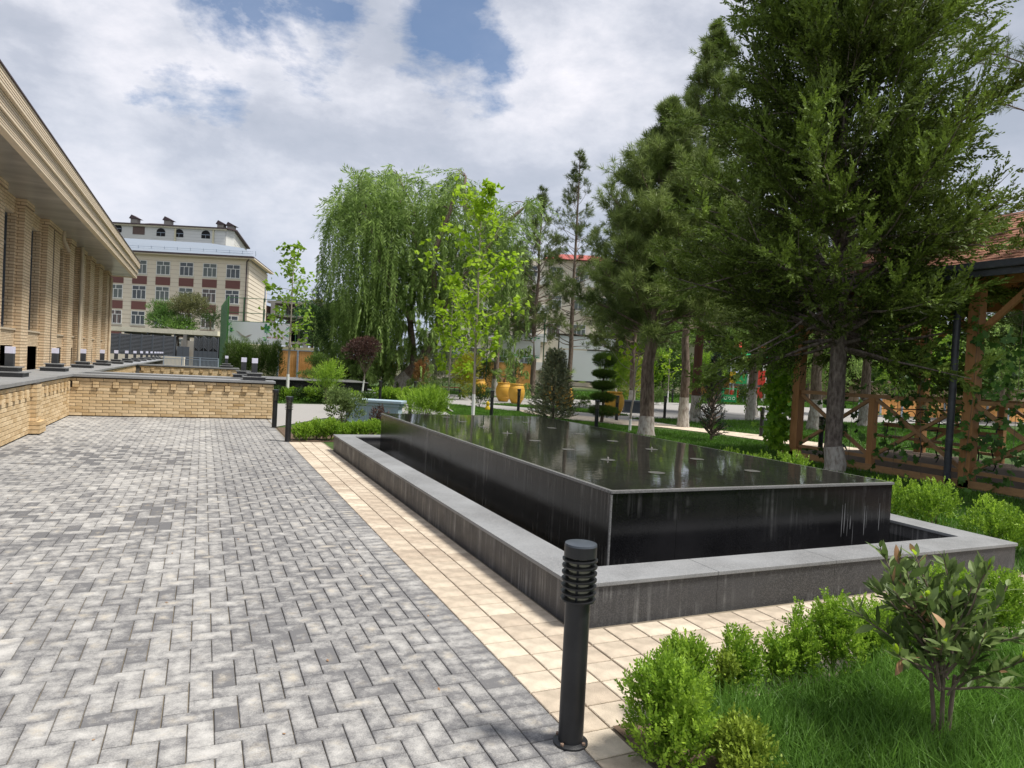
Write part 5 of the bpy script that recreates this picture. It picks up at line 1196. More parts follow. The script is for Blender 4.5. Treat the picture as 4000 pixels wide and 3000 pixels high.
shm = MB().box((-.5, -.5, 0), (.5, .5, 1)).mesh('shingle', m_shingle)
for pi_, p in enumerate(planes):
    p = [np.array(q) for q in p]; rows = 20; eu = unit(p[1]-p[0]); 
    for r in range(rows):
        f0 = r/rows; f1 = (r+1.25)/rows; a = p[0]*(1-f0)+p[3]*f0; b = p[1]*(1-f0)+p[2]*f0; W_ = np.linalg.norm(b-a); up_ = unit((p[3]+p[2])/2-(p[0]+p[1])/2 - eu*np.dot((p[3]+p[2])/2-(p[0]+p[1])/2, eu)); nr = np.cross(eu, up_); nr = nr if nr[2] > 0 else -nr; hh = .125*1.25
        u = -.15*(r % 2)
        while u < W_:
            u0 = max(0, u)+.002; u1 = min(W_, u+.30)-.002
            if u1-u0 > .05:
                wob = random.uniform(-.012, .012); c = a+eu*(u0+u1)/2+up_*(hh/2+wob)+nr*(.004+.004*((r+int(u*3)) % 2)); near_s.append((np.linalg.norm(c+np.array([13.3, 7, 0])), pi_, c, eu, up_, nr, u1-u0, hh))
            u += .30
vs_ = []
for s_ in near_s:
    x_, y_, z_ = proj((s_[2]+np.array([13.3, 7, 0]))[None]); vs_.append(not (s_[1] in (0, 3) and z_[0] > 0 and 3500 < x_[0] < 4100))
idx = sorted(range(len(near_s)), key=lambda i: (vs_[i], near_s[i][0])); top_ = set(idx[:295])
for i, (dd, pi_, c, eu, up_, nr, w_, hh) in enumerate(near_s):
    tl_ = nr*.03; upv = unit(up_*1.0-nr*.06); n2 = np.cross(eu, upv); n2 = n2 if n2[2] > 0 else -n2
    M = Matrix(((eu[0]*w_, upv[0]*hh, n2[0]*.008, c[0]), (eu[1]*w_, upv[1]*hh, n2[1]*.008, c[1]), (eu[2]*w_, upv[2]*hh, n2[2]*.008, c[2]), (0, 0, 0, 1)))
    if i in top_: o = link('shingle', shm, pg); o.matrix_local = M; o['tone'] = random.random()
    else: bulk.box((-.5, -.5, 0), (.5, .5, 1), random.uniform(.01, 1), M)
bulk.obj('far_shingles', m_shingle, pg)['kind'] = 'stuff'
MB().box(PG(ex0-.10, ey0, ez-.06), PG(ex0+.0, ey1, ez+.06)).obj('gutter', m_pipe, pg, bevel=.02); MB().box(PG(ex0-.03, ey0, ez-.16), PG(ex0+.02, ey1, ez-.062)).obj('fascia', m_pipe, pg)
dp = MB(); dp.tube([PG(XL-.20, 7.25, 3.3), PG(XL-.20, 7.25, .42), PG(XL-.20, 7.25, .22), PG(XL-.30, 7.17, .10)], .055, 16, cap=False); dp.obj('downpipe', m_pipe, pg, smooth=True)
for z in (.45, .75, 1.75): MB().lathe([(.056, 0), (.06, .005), (.06, .03), (.056, .035)], 16, PG(XL-.20, 7.25, z)).obj('pipe_collar', m_pipe, pg, smooth=True)
# benches
def bench(loc, lab, L_=2.4, proto=[None]):
    if proto[0] is not None: c = copytree(proto[0]); c.location = loc; c['label'] = lab; return c
    t = thing('iron_bench', lab, 'bench', loc, 0, 'scrolled iron benches')
    for k in range(3): MB().box((-.30+k*.15, -L_/2, .42), (-.17+k*.15, L_/2, .455)).obj('seat_slat', m_woodl, t)
    for z in (.62,): MB().box((.20, -L_/2, z), (.23, L_/2, z+.09)).obj('back_slat', m_woodl, t)
    for y in (-L_/2+.1, 0, L_/2-.1):
        mb = MB(); mb.tube([(-.3, y, 0), (-.36, y, .06), (-.28, y, .12), (-.25, y, .3), (-.3, y, .42), (.15, y, .42), (.22, y, .7), (.26, y, .98)], .014, 6)
        mb.tube([(.2, y, 0), (.27, y, .08), (.2, y, .2), (.1, y, .42)], .014, 6)
        mb.tube([(-.3, y, .44), (-.38, y, .58), (-.3, y, .66), (0, y, .65), (.2, y, .66)], .012, 6); mb.obj('leg', m_iron, t, smooth=True)
    mb = MB(); mb.tube([(.26, -L_/2, 1.0), (.26, 0, 1.06), (.26, L_/2, 1.0)], .013, 6); mb.tube([(.25, -L_/2, .78), (.25, L_/2, .78)], .011, 6)
    y = -L_/2+.15
    while y < L_/2-.1:
        mb.tube([(.255, y+.1*cos(a), .895+.095*sin(a)) for a in np.linspace(0, 5.6, 12)], .009, 5); y += .24
    mb.tube([(0, -L_/2+.1, .1), (0, 0, .36), (0, L_/2-.1, .1)], .009, 5); mb.obj('scrollwork', m_iron, t, smooth=True); proto[0] = t; return t
bench((13.3, 9.0, .115), 'scrolled iron bench with wooden slats, left one inside the pavilion'); bench((13.3, 5.8, .115), 'scrolled iron bench inside the pavilion right of the drainpipe')
bench((14.6, 3.0, .115), 'third scrolled iron bench at the right edge inside the pavilion')
# creepers
def creeper(label, pts, n, ls, m, seed, strands=None, spread=.12, cat='creeper'):
    global rng
    save = rng; rng = np.random.default_rng(seed); pts = [np.array(p, float) for p in pts]
    t = thing('climbing_vine', label, cat, pts[0]); Q = []; V = []
    a = rng.random(n)*(len(pts)-1); i0 = a.astype(int); fr = (a-i0)[:, None]; PA = np.array(pts); c = PA[i0]*(1-fr)+PA[i0+1]*fr+rng.normal(scale=spread, size=(n, 3))-pts[0]
    nn = unit(rng.normal(scale=.6, size=(n, 3))+np.array([-.6, -.5, .5])); d = unit(np.cross(nn, rnd_dir(n))+np.array([0, 0, -.5])); sz = ls*(.6+.7*rng.random(n)); tv = rng.random(n)
    for ang_ in (-1.5, -.75, 0, .75, 1.5):
        S = unit(np.cross(d, nn)); dd = unit(d*cos(ang_)+S*sin(ang_)); Q.append(blades(c, dd, sz*(1-.2*abs(ang_)), sz*.48, nn, .55)); V.append(np.clip(tv+rng.normal(scale=.08, size=n), 0, 1))
    soup('leaves', np.concatenate(Q), 4, m, t, np.concatenate(V), 'stuff')
    mb = MB()
    for s_ in (strands or [pts]):
        s_ = [np.array(p)-pts[0]+np.append(rng.normal(scale=.02, size=2), 0) for p in s_]; mb.tube(s_, .005, 4)
    mb.obj('stems', m_twig, t); rng = save; return t
def hang(x, y, z1, z0=.1): return [(x, y, z0), (x+random.uniform(-.04, .04), y+random.uniform(-.05, .05), (z0+z1)/2), (x, y, z1)]
creeper('bright green creeper wrapped up the left corner post of the pavilion', [(XL-.12, 10.95, .2), (XL-.12, 11.0, 1.2), (XL-.1, 10.95, 2.2), (XL-.05, 10.9, 3.3)], 900, .11, leafm('bright_vine', (.10, .24, .01), (.26, .46, .03)), 301, spread=.15)
creeper('creeper with five-fingered leaves right of the drainpipe post', [(XL-.12, 6.6, .15), (XL-.1, 6.2, 1.2), (XL-.1, 5.9, 2.0), (XL-.05, 5.7, 3.2)], 260, .10, m_vine, 302, strands=[hang(XL-.1, 6.35, 3.2), hang(XL-.1, 6.0, 3.2), hang(XL-.1, 5.5, 3.2)], spread=.28)
creeper('creeper climbing the drainpipe post', [(XL-.13, 7.0, .1), (XL-.13, 6.95, 1.4), (XL-.13, 6.95, 2.9)], 60, .10, m_vine, 303, spread=.08)
creeper('creeper at the right picture edge, hanging over the railing', [(XL-.1, 5.4, .15), (XL-.1, 5.0, 1.5), (XL-.1, 4.8, 3.1)], 300, .10, m_vine, 304, strands=[hang(XL-.1, 5.2, 3.2), hang(XL-.1, 4.8, 3.2)], spread=.32)
creeper('thin creeper low on the railing between trunk and newel', [(XL-.1, 9.9, .1), (XL-.1, 9.6, .7), (XL-.1, 9.3, 1.7)], 70, .10, m_boxd, 305, strands=[hang(XL-.08, 9.8, 2.6), hang(XL-.08, 9.2, 2.6)], spread=.2)
creeper('creeper on the front railing left of the drainpipe', [(XL-.08, 8.4, .15), (XL-.08, 8.1, 1.2), (XL-.08, 7.7, 2.6)], 130, .10, m_vine, 306, strands=[hang(XL-.08, 8.3, 3.0), hang(XL-.08, 7.8, 3.0)], spread=.3)
creeper('dense creeper curtain on the rear side of the pavilion', [(XR+.1, 10.8, 1.2), (XR+.1, 9, 2.3), (XR+.1, 6.5, 2.2), (XR+.1, 3, 2.3), (XR+.1, 1, 2.2)], 1100, .12, m_vine, 307, spread=.5)
# ================================================================== FAR BACKGROUND
def bthing(name, label, cat, px, D, group=None): return thing(name, label, cat, B(px, D), -YAW, group)
PM = lambda D: F/D
sc_ = bthing('school_building', 'four-storey cream school block with dark red brick panels under its white windows', 'building', 957, 89)
EZ = 14.25
MB().box((-26, 0, 0), (-.05, .3, EZ-.3)).obj('wall', m_cream, sc_)
# side wing turning back to the right
far = B(1031, 104)-B(957, 89); fx, fy = float(far@HR), float(far@HF)
mb = MB(); v = [(0, .02, 0), (fx, fy, 0), (fx-8, fy+4, 0), (-6, 10, 0)]; v = v+[(x, y, EZ-.3) for x, y, z in v]; mb.add(v, [(3, 2, 1, 0), (4, 5, 6, 7), (0, 1, 5, 4), (1, 2, 6, 5), (2, 3, 7, 6), (3, 0, 4, 7)]); mb.obj('side_wall', m_cream, sc_)
mb = MB()
for k in range(25): z = .6+k*.55; mb.box((-26, -.012, z), (0, -.001, z+.03)); mb.beam((0.02, -.0, z), (fx, fy-.02, z), .03, .03)
mb.obj('cladding_joints', mat('joint_tan', (.40, .33, .24)), sc_)['kind'] = 'stuff'
win_v = {}
m_blind = mat('blind', (.10, .12, .12), (.17, .19, .18), rough=.4, nscale=3, stretch=(.3, 1, 9)); m_curt = mat('curtain_pane', (.06, .065, .065), (.20, .15, .14), rough=.3, nscale=1.3, stretch=(3, 1, .4))
def window(par, x, z, w, h, y=0., fr=.07, mull=((0,), ()), m=None):
    f = MB(); f.box((x-w/2, y-.06, z), (x-w/2+fr, y+.05, z+h)); f.box((x+w/2-fr, y-.06, z), (x+w/2, y+.05, z+h)); f.box((x-w/2+fr, y-.06, z), (x+w/2-fr, y+.05, z+fr)); f.box((x-w/2+fr, y-.06, z+h-fr), (x+w/2-fr, y+.05, z+h))
    f.box((x-w/2+fr, y-.06, z+h*.66), (x+w/2-fr, y+.05, z+h*.66+fr)); f.box((x-fr/2, y-.06, z+h*.66+fr), (x+fr/2, y+.05, z+h-fr))
    for u in (-w/6, w/6): f.box((x+u-fr/2, y-.06, z+fr), (x+u+fr/2, y+.05, z+h*.66))
    wo = f.obj('window', m_white, par); MB().box((x-w/2+.01, y-.025, z+.01), (x+w/2-.01, y-.015, z+h-.01)).obj('pane', random.choice((m_glass, m_glass, m_blind, m_curt)), wo); return wo
for c in range(8):
    x = -2.0-3.02*c
    for zt in (13.2, 9.9, 6.6, 3.3):
        window(sc_, x, zt-1.75, 1.8, 1.75)
        MB().box((x-1.0, -.07, zt-1.87), (x+1.0, -.001, zt-1.80)).obj('window_sill', m_white2, sc_)
        MB().box((x-.95, -.03, zt-3.1), (x+.95, -.002, zt-2.05)).obj('brick_panel', m_red, sc_)
window_s = sc_
for z in (3, 6.3, 9.6): 
    mb = MB(); p = np.array([fx, fy])*.86; q_ = np.array([fx, fy])*.93; mb.beam((p[0], p[1]-.03, z+1.2), (q_[0], q_[1]-.03, z+1.2), .1, 2.2); mb.obj('side_window', m_glass, sc_)
for x in (-.25, -18.6):
    mb = MB(); mb.tube([(x, -.12, 0), (x, -.12, EZ-.6), (x+.4, -.5, EZ-.3)], .08, 6); mb.obj('downpipe', m_roofd, sc_)
mb = MB(); mb.add([(-26, -.7, EZ), (.7, -.7, EZ), (fx+.8, fy-.3, EZ), (fx-6, fy+8, EZ+.2), (-26, 16, EZ), (-26, 5.5, EZ+2.6), (-8, 6.5, EZ+2.6), (-4, 8, EZ+2.4)], [(0, 1, 7, 6, 5), (1, 2, 7), (2, 3, 7), (3, 4, 5, 6, 7)]); mb.obj('roof', m_roof, sc_)
mb = MB(); mb.box((-26, -.72, EZ-.3), (.72, -.1, EZ-.16)); mb.beam((.55, -.5, EZ-.22), (fx+.75, fy-.3, EZ-.22), .6, .14); mb.obj('soffit', m_cream, sc_)
mb = MB(); mb.beam((-26, -.78, EZ-.06), (.76, -.78, EZ-.06), .14, .2); mb.beam((.76, -.75, EZ-.06), (fx+.9, fy-.35, EZ-.06), .14, .2); mb.obj('gutter', m_roofd, sc_)
sg = MB()
for k in range(16): x = -25+k*1.7; sg.beam((x, .8, EZ+.3), (x, .7, EZ+.95), .05); sg.beam((x, .8, EZ+.3), (x+.01, 1.2, EZ+.8), .04)
for z in (.5, .75): sg.beam((-26, .75, EZ+z+.1), (.2, .75, EZ+z+.1), .035)
sg.obj('snow_guard', m_lgrey, sc_)['kind'] = 'stuff'
wt = bthing('white_building', 'taller white-clad building with small arched windows rising behind the school', 'building', 862, 116)
TZ = 22.6
MB().box((-22, 0, 8), (-.05, .3, TZ)).obj('wall', m_white2, wt)
f2_ = B(945, 136)-B(862, 116); gx, gy = float(f2_@HR), float(f2_@HF)
mb = MB(); v = [(0, .02, 8), (.8, 1.5, 8), (gx, gy, 8), (-8, gy, 8)]; v = v+[(x, y, TZ) for x, y, z in v]; mb.add(v, [(3, 2, 1, 0), (4, 5, 6, 7), (0, 1, 5, 4), (1, 2, 6, 5), (2, 3, 7, 6), (3, 0, 4, 7)]); mb.obj('side_wall', m_white2, wt)
mb = MB()
for k in range(22): z = 12+k*.5; mb.box((-12.5, -.012, z), (0, -.001, z+.03)); mb.beam((.8, 1.48, z), (gx, gy-.02, z), .03, .03)
mb.obj('siding_joints', mat('joint_grey', (.42, .42, .41)), wt)['kind'] = 'stuff'
def arch(par, x, z, w, h):
    n = 10; pts = [(-w/2, 0), (w/2, 0), (w/2, h*.5)]+[(w/2*cos(a), h*.5+h*.5*sin(a)) for a in np.linspace(.3, pi-.3, n)]+[(-w/2, h*.5)]
    mb = MB(); vs = [(x+a, -.05, z+b) for a, b in pts]+[(x+a, .05, z+b) for a, b in pts]; m_ = len(pts); mb.add(vs, [tuple(range(m_))]+[(i, (i+1) % m_, m_+(i+1) % m_, m_+i) for i in range(m_)]); wo = mb.obj('arched_window', m_dark, par)
    b2 = MB(); b2.box((x-w/2, -.08, z+h*.42), (x+w/2, -.051, z+h*.48)); b2.box((x-.03, -.08, z), (x+.03, -.051, z+h*.42)); b2.obj('glazing_bar', m_lgrey, wo)
for px_w in (622, 693, 797): arch(wt, (px_w-875)/23.1, 20.9, 1.45, 1.35)
arch(wt, (452-875)/23.1, 21.2, 1.45, 1.35)
MB().box((-15.7, -.06, 21.0), (-13.7, .0, 22.3)).obj('window', mat('brown_shutter', (.13, .09, .08)), wt); MB().box((-15.7, -.06, 18.2), (-13.7, .0, 19.3)).obj('window', bpy.data.materials['brown_shutter'], wt)
MB().box((-11.6, -.06, 17.9), (-8.8, .0, 18.7)).obj('window', m_dark, wt); MB().box((-11.8, -.5, 18.75), (-8.6, 0, 18.9)).obj('canopy', m_conc, wt)
for x in (-8.6, -2.2): MB().box((x, -.2, 12), (x+.25, -.001, TZ-.2)).obj('downpipe', mat('cream_pipe%d' % abs(int(x)), (.62, .57, .40)), wt)
mb = MB(); mb.box((-22, -.6, TZ), (.3, 1.5, TZ+.18)); mb.obj('eave', m_roofd, wt); mb = MB(); mb.add([(.31, -.6, TZ), (1.4, 1.2, TZ), (gx+.7, gy, TZ), (gx-6, gy, TZ), (.31, -.6, TZ+.2), (1.4, 1.2, TZ+.2), (gx+.7, gy, TZ+.2), (gx-6, gy, TZ+.2)], [(4, 5, 6, 7), (3, 2, 1, 0), (0, 1, 5, 4), (1, 2, 6, 5)]); mb.obj('eave', m_roofd, wt)
MB().box((-22, -.4, TZ-.25), (.2, -.1, TZ-.001)).obj('eave_trim', mat('cream_trim', (.60, .55, .42)), wt)
mb = MB(); mb.add([(-20, 2, TZ+.18), (-9, 2, TZ+.18), (-13, 6, TZ+1.5), (-16, 6, TZ+1.5), (-20, 10, TZ+.18), (-9, 10, TZ+.18)], [(0, 1, 2, 3), (1, 5, 2), (5, 4, 3, 2), (4, 0, 3)]); mb.obj('roof_hip', m_roofd, wt)
for x, z in ((-17, .2), (-11.3, .2), (-2.2, 0.), (-.5, -.2)):
    MB().box((x, 1.5, TZ+z), (x+1.1, 2.6, TZ+z+1.1)).obj('chimney', m_conc, wt); mb = MB(); mb.add([(x-.2, 1.3, TZ+z+1.1), (x+1.5, 1.3, TZ+z+1.1), (x+1.5, 2.8, TZ+z+1.1), (x-.2, 2.8, TZ+z+1.1), (x+.2, 1.3, TZ+z+1.75), (x+.2, 2.8, TZ+z+1.75)], [(0, 1, 4), (1, 2, 5, 4), (2, 3, 5), (3, 0, 4, 5)]); mb.obj('chimney_hood', m_roofd, wt)
# louvred fence and gates
lf = bthing('louvre_fence', 'dark steel fence of horizontal louvres beyond the brick walls', 'fence', 424, 60)
pmf = F/60
for k in range(7): MB().box((k*.965-.12, 0, 0), (k*.965, .1, 2.95)).obj('post', m_grey, lf)
for k in range(6):
    for r in range(23): MB().box((k*.965, .02, .22+r*.118), (k*.965+.845, .05, .22+r*.118+.055)).obj('louvre', m_slat, lf)
MB().box((-.1, .25, 0), (5.8, .3, 2.9)).obj('backing', m_dark, lf)
cn = bthing('canopy', 'long cream canopy roof above the louvred fence and gates', 'canopy', 424, 61)
MB().box((-.3, -.4, 3.15), (9.8, 4, 3.55)).obj('roof', mat('canopy_cream', (.70, .66, .52)), cn)
for x in (1.5, 3.5, 5.9, 7.0, 8.5): MB().box((x, -.3, 2.95), (x+.1, 3.9, 3.149)).obj('rafter', m_grey, cn)
for x in (6.75,): MB().box((x, -.35, 0), (x+.3, 0, 3.149)).obj('column', m_conc, cn)
gt = bthing('steel_gate', 'grey steel gate with diagonal bars in its upper half', 'gate', 757, 60)
for k in range(5): 
    MB().box((k*.42, 0, .1), (k*.42+.39, .05, 1.75)).obj('gate_panel', m_grey, gt)
    for j in range(9): 
        s_ = 1 if k % 2 else -1; mb = MB(); x0 = k*.42+(.0 if s_ > 0 else .39); mb.beam((x0, .02, 1.8+j*.115), (x0+s_*.39, .02, 2.0+j*.115+.12), .03); mb.obj('diagonal_bar', m_slat, gt)
MB().box((-.1, .3, 0), (2.2, .35, 3.0)).obj('backing', m_dark, gt)
for k in range(6): MB().box((k*.42-.03, -.03, 0), (k*.42, .06, 3.0)).obj('gate_post', m_grey, gt)
g2 = bthing('steel_gate', 'plain grey double door between the louvred fence and the concrete column', 'gate', 690, 60)
for k in range(2): MB().box((k*.55, 0, .1), (k*.55+.52, .05, 2.05)).obj('door_leaf', m_grey, g2)
MB().box((-.05, .8, 0), (1.15, .85, 2.6)).obj('backing', m_cream, g2)
rl = bthing('railing', 'light blue-grey metal railing behind the brick walls', 'railing', 640, 52)
for z in (1.18, 1.02, .35): MB().box((0, 0, z), (4.2, .04, z+.045)).obj('rail', m_lgrey, rl)
for k in range(42): MB().box((k*.1, .01, .39), (k*.1+.02, .03, 1.02)).obj('baluster', m_lgrey, rl)
for k in range(4): MB().box((k*1.38-.03, -.01, 0), (k*1.38+.03, .05, 1.18)).obj('rail_post', m_lgrey, rl)
cw = bthing('low_wall', 'low pale wall behind the row of ledge lamps', 'wall', 500, 56); MB().box((-2, 0, 0), (4.6, .2, 1.15)).obj('wall', m_cream, cw)
# green sheet fence edge-on
gs = thing('green_sheet_wall', 'tall green corrugated steel wall seen edge-on, stepping down away from the banner', 'wall', B(884, 41))
for k in range(9):
    f = k/9; p0 = B(884-26*f, 41+9*f)-B(884, 41); p1 = B(884-26*(f+1/9), 41+9*(f+1/9))-B(884, 41); top = 5.05+.0*f
    mb = MB()
    for c in range(4):
        a = p0+(p1-p0)*(c/4); b = p0+(p1-p0)*((c+.6)/4); mb.beam((a[0], a[1], top/2), (b[0], b[1], top/2), .09, top)
    mb.beam((p0[0], p0[1], top/2-.05), (p1[0], p1[1], top/2-.05), .03, top-.1); mb.obj('sheet', m_green, gs)
# court fence: posts, cables, banners
cf = bthing('court_fence', 'tall green steel net fence with thin posts and cables behind the hedge', 'fence', 884, 42)
pmc = F/42
m_post = mat('green_post', (.03, .09, .04), rough=.5)
for px in (884, 944, 1022, 1150, 1272, 1400, 1530, 1660, 1780, 1900, 2015, 2120): mb = MB(); x = (px-884)/pmc; mb.tube([(x, 0, 0), (x, 0, 5.1)], .035, 6); mb.obj('post', m_post, cf)
for z in (5.05, 4.15, 3.62): mb = MB(); mb.tube([(0, 0, z), ((2120-884)/pmc, 0, z)], .022, 5); mb.obj('cable', m_post, cf)
m_ban = mat('banner_white', (.72, .74, .76), rough=.6, nscale=1, var=.03); m_leafp = mat('printed_leaf', (.03, .28, .14), (.02, .16, .10), rough=.6); m_leafl = mat('printed_leaf_light', (.22, .60, .15)); m_birdm = mat('printed_bird', (.26, .23, .21), (.42, .39, .36), nscale=.8)
bn_names = [('white banner with a grey swooping bird mark and printed palm leaves', 884, 1132, True), ('narrow white banner piece left of the willow', 1272, 1330, False), ('white banner glimpsed between willow and pines', 1660, 1800, False), ('white leafy banner behind the left pines', 1925, 2105, False)]
for (lab, a, b, bird) in bn_names:
    t = bthing('banner', lab, 'banner', a, 41.9, 'banners on the court fence'); W_ = (b-a)/pmc
    MB().box((0, -.02, 2.28), (W_, 0, 3.60)).obj('sheet', m_ban, t)
    lm = MB(); ll = MB(); random.seed(a)
    for k in range(int(W_*5)):
        cx = random.choice([0.15, W_*.62, W_*.62, W_-.15]) if bird else random.random()*W_; cz = random.choice([2.4, 3.5, 3.3, 2.9]) if bird else random.choice([2.4, 3.5])
        if cx < .3 or abs(cx-W_*.62) < .01: cz = random.uniform(2.35, 3.5)
        for j in range(5):
            an = random.random()*6.28; L_ = random.uniform(.15, .3); dx, dz = cos(an)*L_, sin(an)*L_*.7; xx = min(max(cx, .02), W_-.02); ex = min(max(xx+dx, .01), W_-.01); ez2 = min(max(cz+dz, 2.30), 3.58); nx, nz = -dz*.16, dx*.16
            (lm if j % 3 else ll).add([(xx, -.024, cz), (xx+dx*.5+nx, -.024, min(3.58, max(2.3, cz+dz*.5+nz))), (ex, -.024, ez2), (xx+dx*.5-nx, -.024, min(3.58, max(2.3, cz+dz*.5-nz)))], [(0, 1, 2, 3)])
    lm.obj('leaf_print', m_leafp, t); ll.obj('light_leaf_print', m_leafl, t)
    if bird:
        S = 260/1270/pmc  # zoomed banner pixels to metres
        def bp_(x, y): return ((x-65)*S, 3.60-(y-135)*S*.985)
        up_ = [(228, 312), (262, 318), (300, 340), (345, 378), (385, 402), (415, 412), (440, 400), (480, 380), (520, 372), (548, 373)]
        dn_ = [(228, 312), (255, 335), (290, 375), (335, 415), (375, 438), (415, 446), (450, 436), (485, 412), (515, 388), (548, 373)]
        mb = MB(); vs = []
        for (a1, b1), (a2, b2) in zip(up_, dn_): x, z = bp_(a1, b1); vs.append((x, -.032, z)); x, z = bp_(a2, b2); vs.append((x, -.032, z-.001))
        mb.add(vs, [(2*i, 2*i+2, 2*i+3, 2*i+1) for i in range(len(up_)-1)]); mb.obj('bird_mark', m_birdm, t)
        cu = bpy.data.curves.new('banner_text', 'FONT'); cu.body = 'we make all'; cu.size = .34; cu.shear = .3; to = bpy.data.objects.new('tmp', cu); COL.objects.link(to)
        dg = bpy.context.evaluated_depsgraph_get(); me = bpy.data.meshes.new_from_object(to.evaluated_get(dg)); bpy.data.objects.remove(to); me.materials.clear(); me.materials.append(mat('red_print', (.55, .06, .12)))
        o = link('lettering', me, t); x, z = bp_(820, 428); o.location = (x, -.025, z); o.rotation_euler = (pi/2, 0, 0); o.scale = (.62, .62, 1)
lw_ = bthing('low_wall', 'pale yellow wall under the court fence, behind the maple sapling', 'wall', 884, 43.5); MB().box((0, 0, 0), (5.6, .2, 2.25)).obj('wall', mat('pale_yellow', (.62, .56, .38)), lw_)
fl_ = thing('floodlight', 'black rectangular floodlight on the court fence', 'floodlight', B(1068, 41.5, 4.05)-np.array([0, 0, 0]), -YAW)
MB().box((-.22, -.05, -.06), (.22, .05, .06)).obj('housing', m_iron, fl_, bevel=.02); MB().box((-.19, -.06, -.035), (.19, -.051, .035)).obj('lens', mat('amber_lens', (.25, .22, .12)), fl_)
# orange board fences
def board_fence(lab, px, D, w, h, n, posts=True, kerb=True):
    t = bthing('board_fence', lab, 'fence', px, D); bw = w/n
    for k in range(n): MB().box((k*bw+.006, 0, .12), ((k+1)*bw-.006, .03, h)).obj('board', m_orange, t)
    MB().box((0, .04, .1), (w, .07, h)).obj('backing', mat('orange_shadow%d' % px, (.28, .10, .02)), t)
    MB().box((-.05, -.03, h), (w+.05, .1, h+.05)).obj('cap_rail', m_lgrey, t)
    if kerb: MB().box((0, -.04, 0), (w, .1, .119)).obj('kerb', m_conc, t)
    if posts:
        x = 0
        while x < w: MB().box((x-.05, -.05, 0), (x+.05, -.001, h)).obj('post', m_lgrey, t); x += 1.15
board_fence('orange vertical-board fence left, behind the black second fountain', 1087, 40.5, 2.5, 1.98, 22)
board_fence('orange board fence behind the two ochre jars', 1888, 51, 3.6, 2.05, 40, posts=False)
board_fence('orange board fence left of the playground', 2690, 62, 4.6, 2.25, 34, posts=False)
board_fence('orange panels seen through the pavilion railings', 3360, 37, 11.5, .98, 60)
# white screen
ws = bthing('projection_screen', 'large blank white outdoor screen in a black frame behind the trees', 'screen', 2174, 49); pms = F/49; W_ = (2404-2174)/pms
MB().box((.06, 0, .98), (W_-.06, .04, 3.15)).obj('screen_sheet', mat('screen_white', (.72, .74, .76), rough=.7, nscale=.5, var=.03), ws)
MB().box((.06, 0, 3.25), (W_-.06, .04, 4.15)).obj('upper_sheet', bpy.data.materials['screen_white'], ws)
for a, b in (((0, -.03, .88), (W_, .08, .979)), ((0, -.03, 4.151), (W_, .08, 4.28)), ((.5*W_, -.02, 3.16), (W_, .07, 3.24))): MB().box(a, b).obj('frame_rail', m_iron, ws)
for x in (0, W_-.08): MB().box((x, -.04, 0), (x+.08, .09, 4.29)).obj('frame_post', m_iron, ws)
# skeleton building
sk = bthing('unfinished_building', 'unfinished concrete frame building far behind the court fence', 'building', 1034, 175)
for k, z in enumerate((15.3, 11.9, 8.5, 5.1)): MB().box((0, 0, z), (24, 16, z+.6)).obj('floor_slab', m_conc, sk)
for x in (1.0, 9.6, 15.0, 20.5): MB().box((x, -.1, 0), (x+1.0, .9, 15.299)).obj('column', m_conc, sk)
for x in (3.5, 6.5, 12.5, 17.5): 
    for y in (5, 10): MB().box((x, y, 0), (x+.6, y+.6, 15.299)).obj('inner_column', m_conc, sk)
MB().box((0, 15, 12.5), (24, 15.3, 15.2)).obj('rear_beam', m_dark, sk); MB().box((-4, -.3, 0), (-.2, 6, 14.6)).obj('brick_wing', mat('rough_brick', (.36, .24, .18), (.28, .17, .13), nscale=3), sk)
MB().box((2, 8, 5.7), (24, 8.2, 8.4)).obj('infill', m_dark, sk); MB().box((2, 12, 9.1), (20, 12.2, 11.8)).obj('infill', m_dark, sk)
# apartment house behind the pines
ap = bthing('apartment_house', 'cream apartment house with a red roof half hidden behind willow and pines', 'building', 1700, 78)
MB().box((0, 0, 0), (20, 12, 14.2)).obj('wall', m_cream, ap)
for c in range(7):
    for r in range(4): window(ap, 1.6+c*2.9, 2.2+r*3.2, 1.5, 1.6, fr=.06)
for c in (1, 3, 5):
    for r in range(4): MB().box((.6+c*2.9+1.3, -1.0, 1.6+r*3.2), (.6+c*2.9+3.2, -.01, 2.5+r*3.2)).obj('balcony', m_white2, ap)
mb = MB(); mb.add([(11.6, -.8, 14.2), (20.6, -.8, 14.2), (20.6, 12.6, 14.2), (11.6, 12.6, 14.2), (14, 6, 15.9), (18, 6, 15.9)], [(0, 1, 5, 4), (1, 2, 5), (2, 3, 4, 5), (3, 0, 4)]); mb.obj('roof', mat('red_roof', (.36, .09, .07), (.30, .07, .06)), ap)
ap2 = bthing('apartment_house', 'low cream house front seen between trunks right of the screen', 'building', 2420, 70); MB().box((0, 0, 0), (9, 6, 5.2)).obj('wall', m_cream, ap2); MB().box((0, -.3, 5.2), (9, 6, 5.5)).obj('roof_edge', m_roofd, ap2)
for c in range(3): window(ap2, 1.5+c*2.8, 1.5, 1.4, 1.5)
ap3 = bthing('apartment_house', 'pinkish house far behind the pavilion', 'building', 3000, 75); MB().box((0, 0, 0), (30, 6, 6.5)).obj('wall', mat('pink_wall', (.5, .36, .28)), ap3); MB().box((0, -.3, 6.5), (30, 6, 6.8)).obj('roof_edge', m_roofd, ap3)
for c in range(9): window(ap3, 1.8+c*3.2, 2.2, 1.5, 1.7)
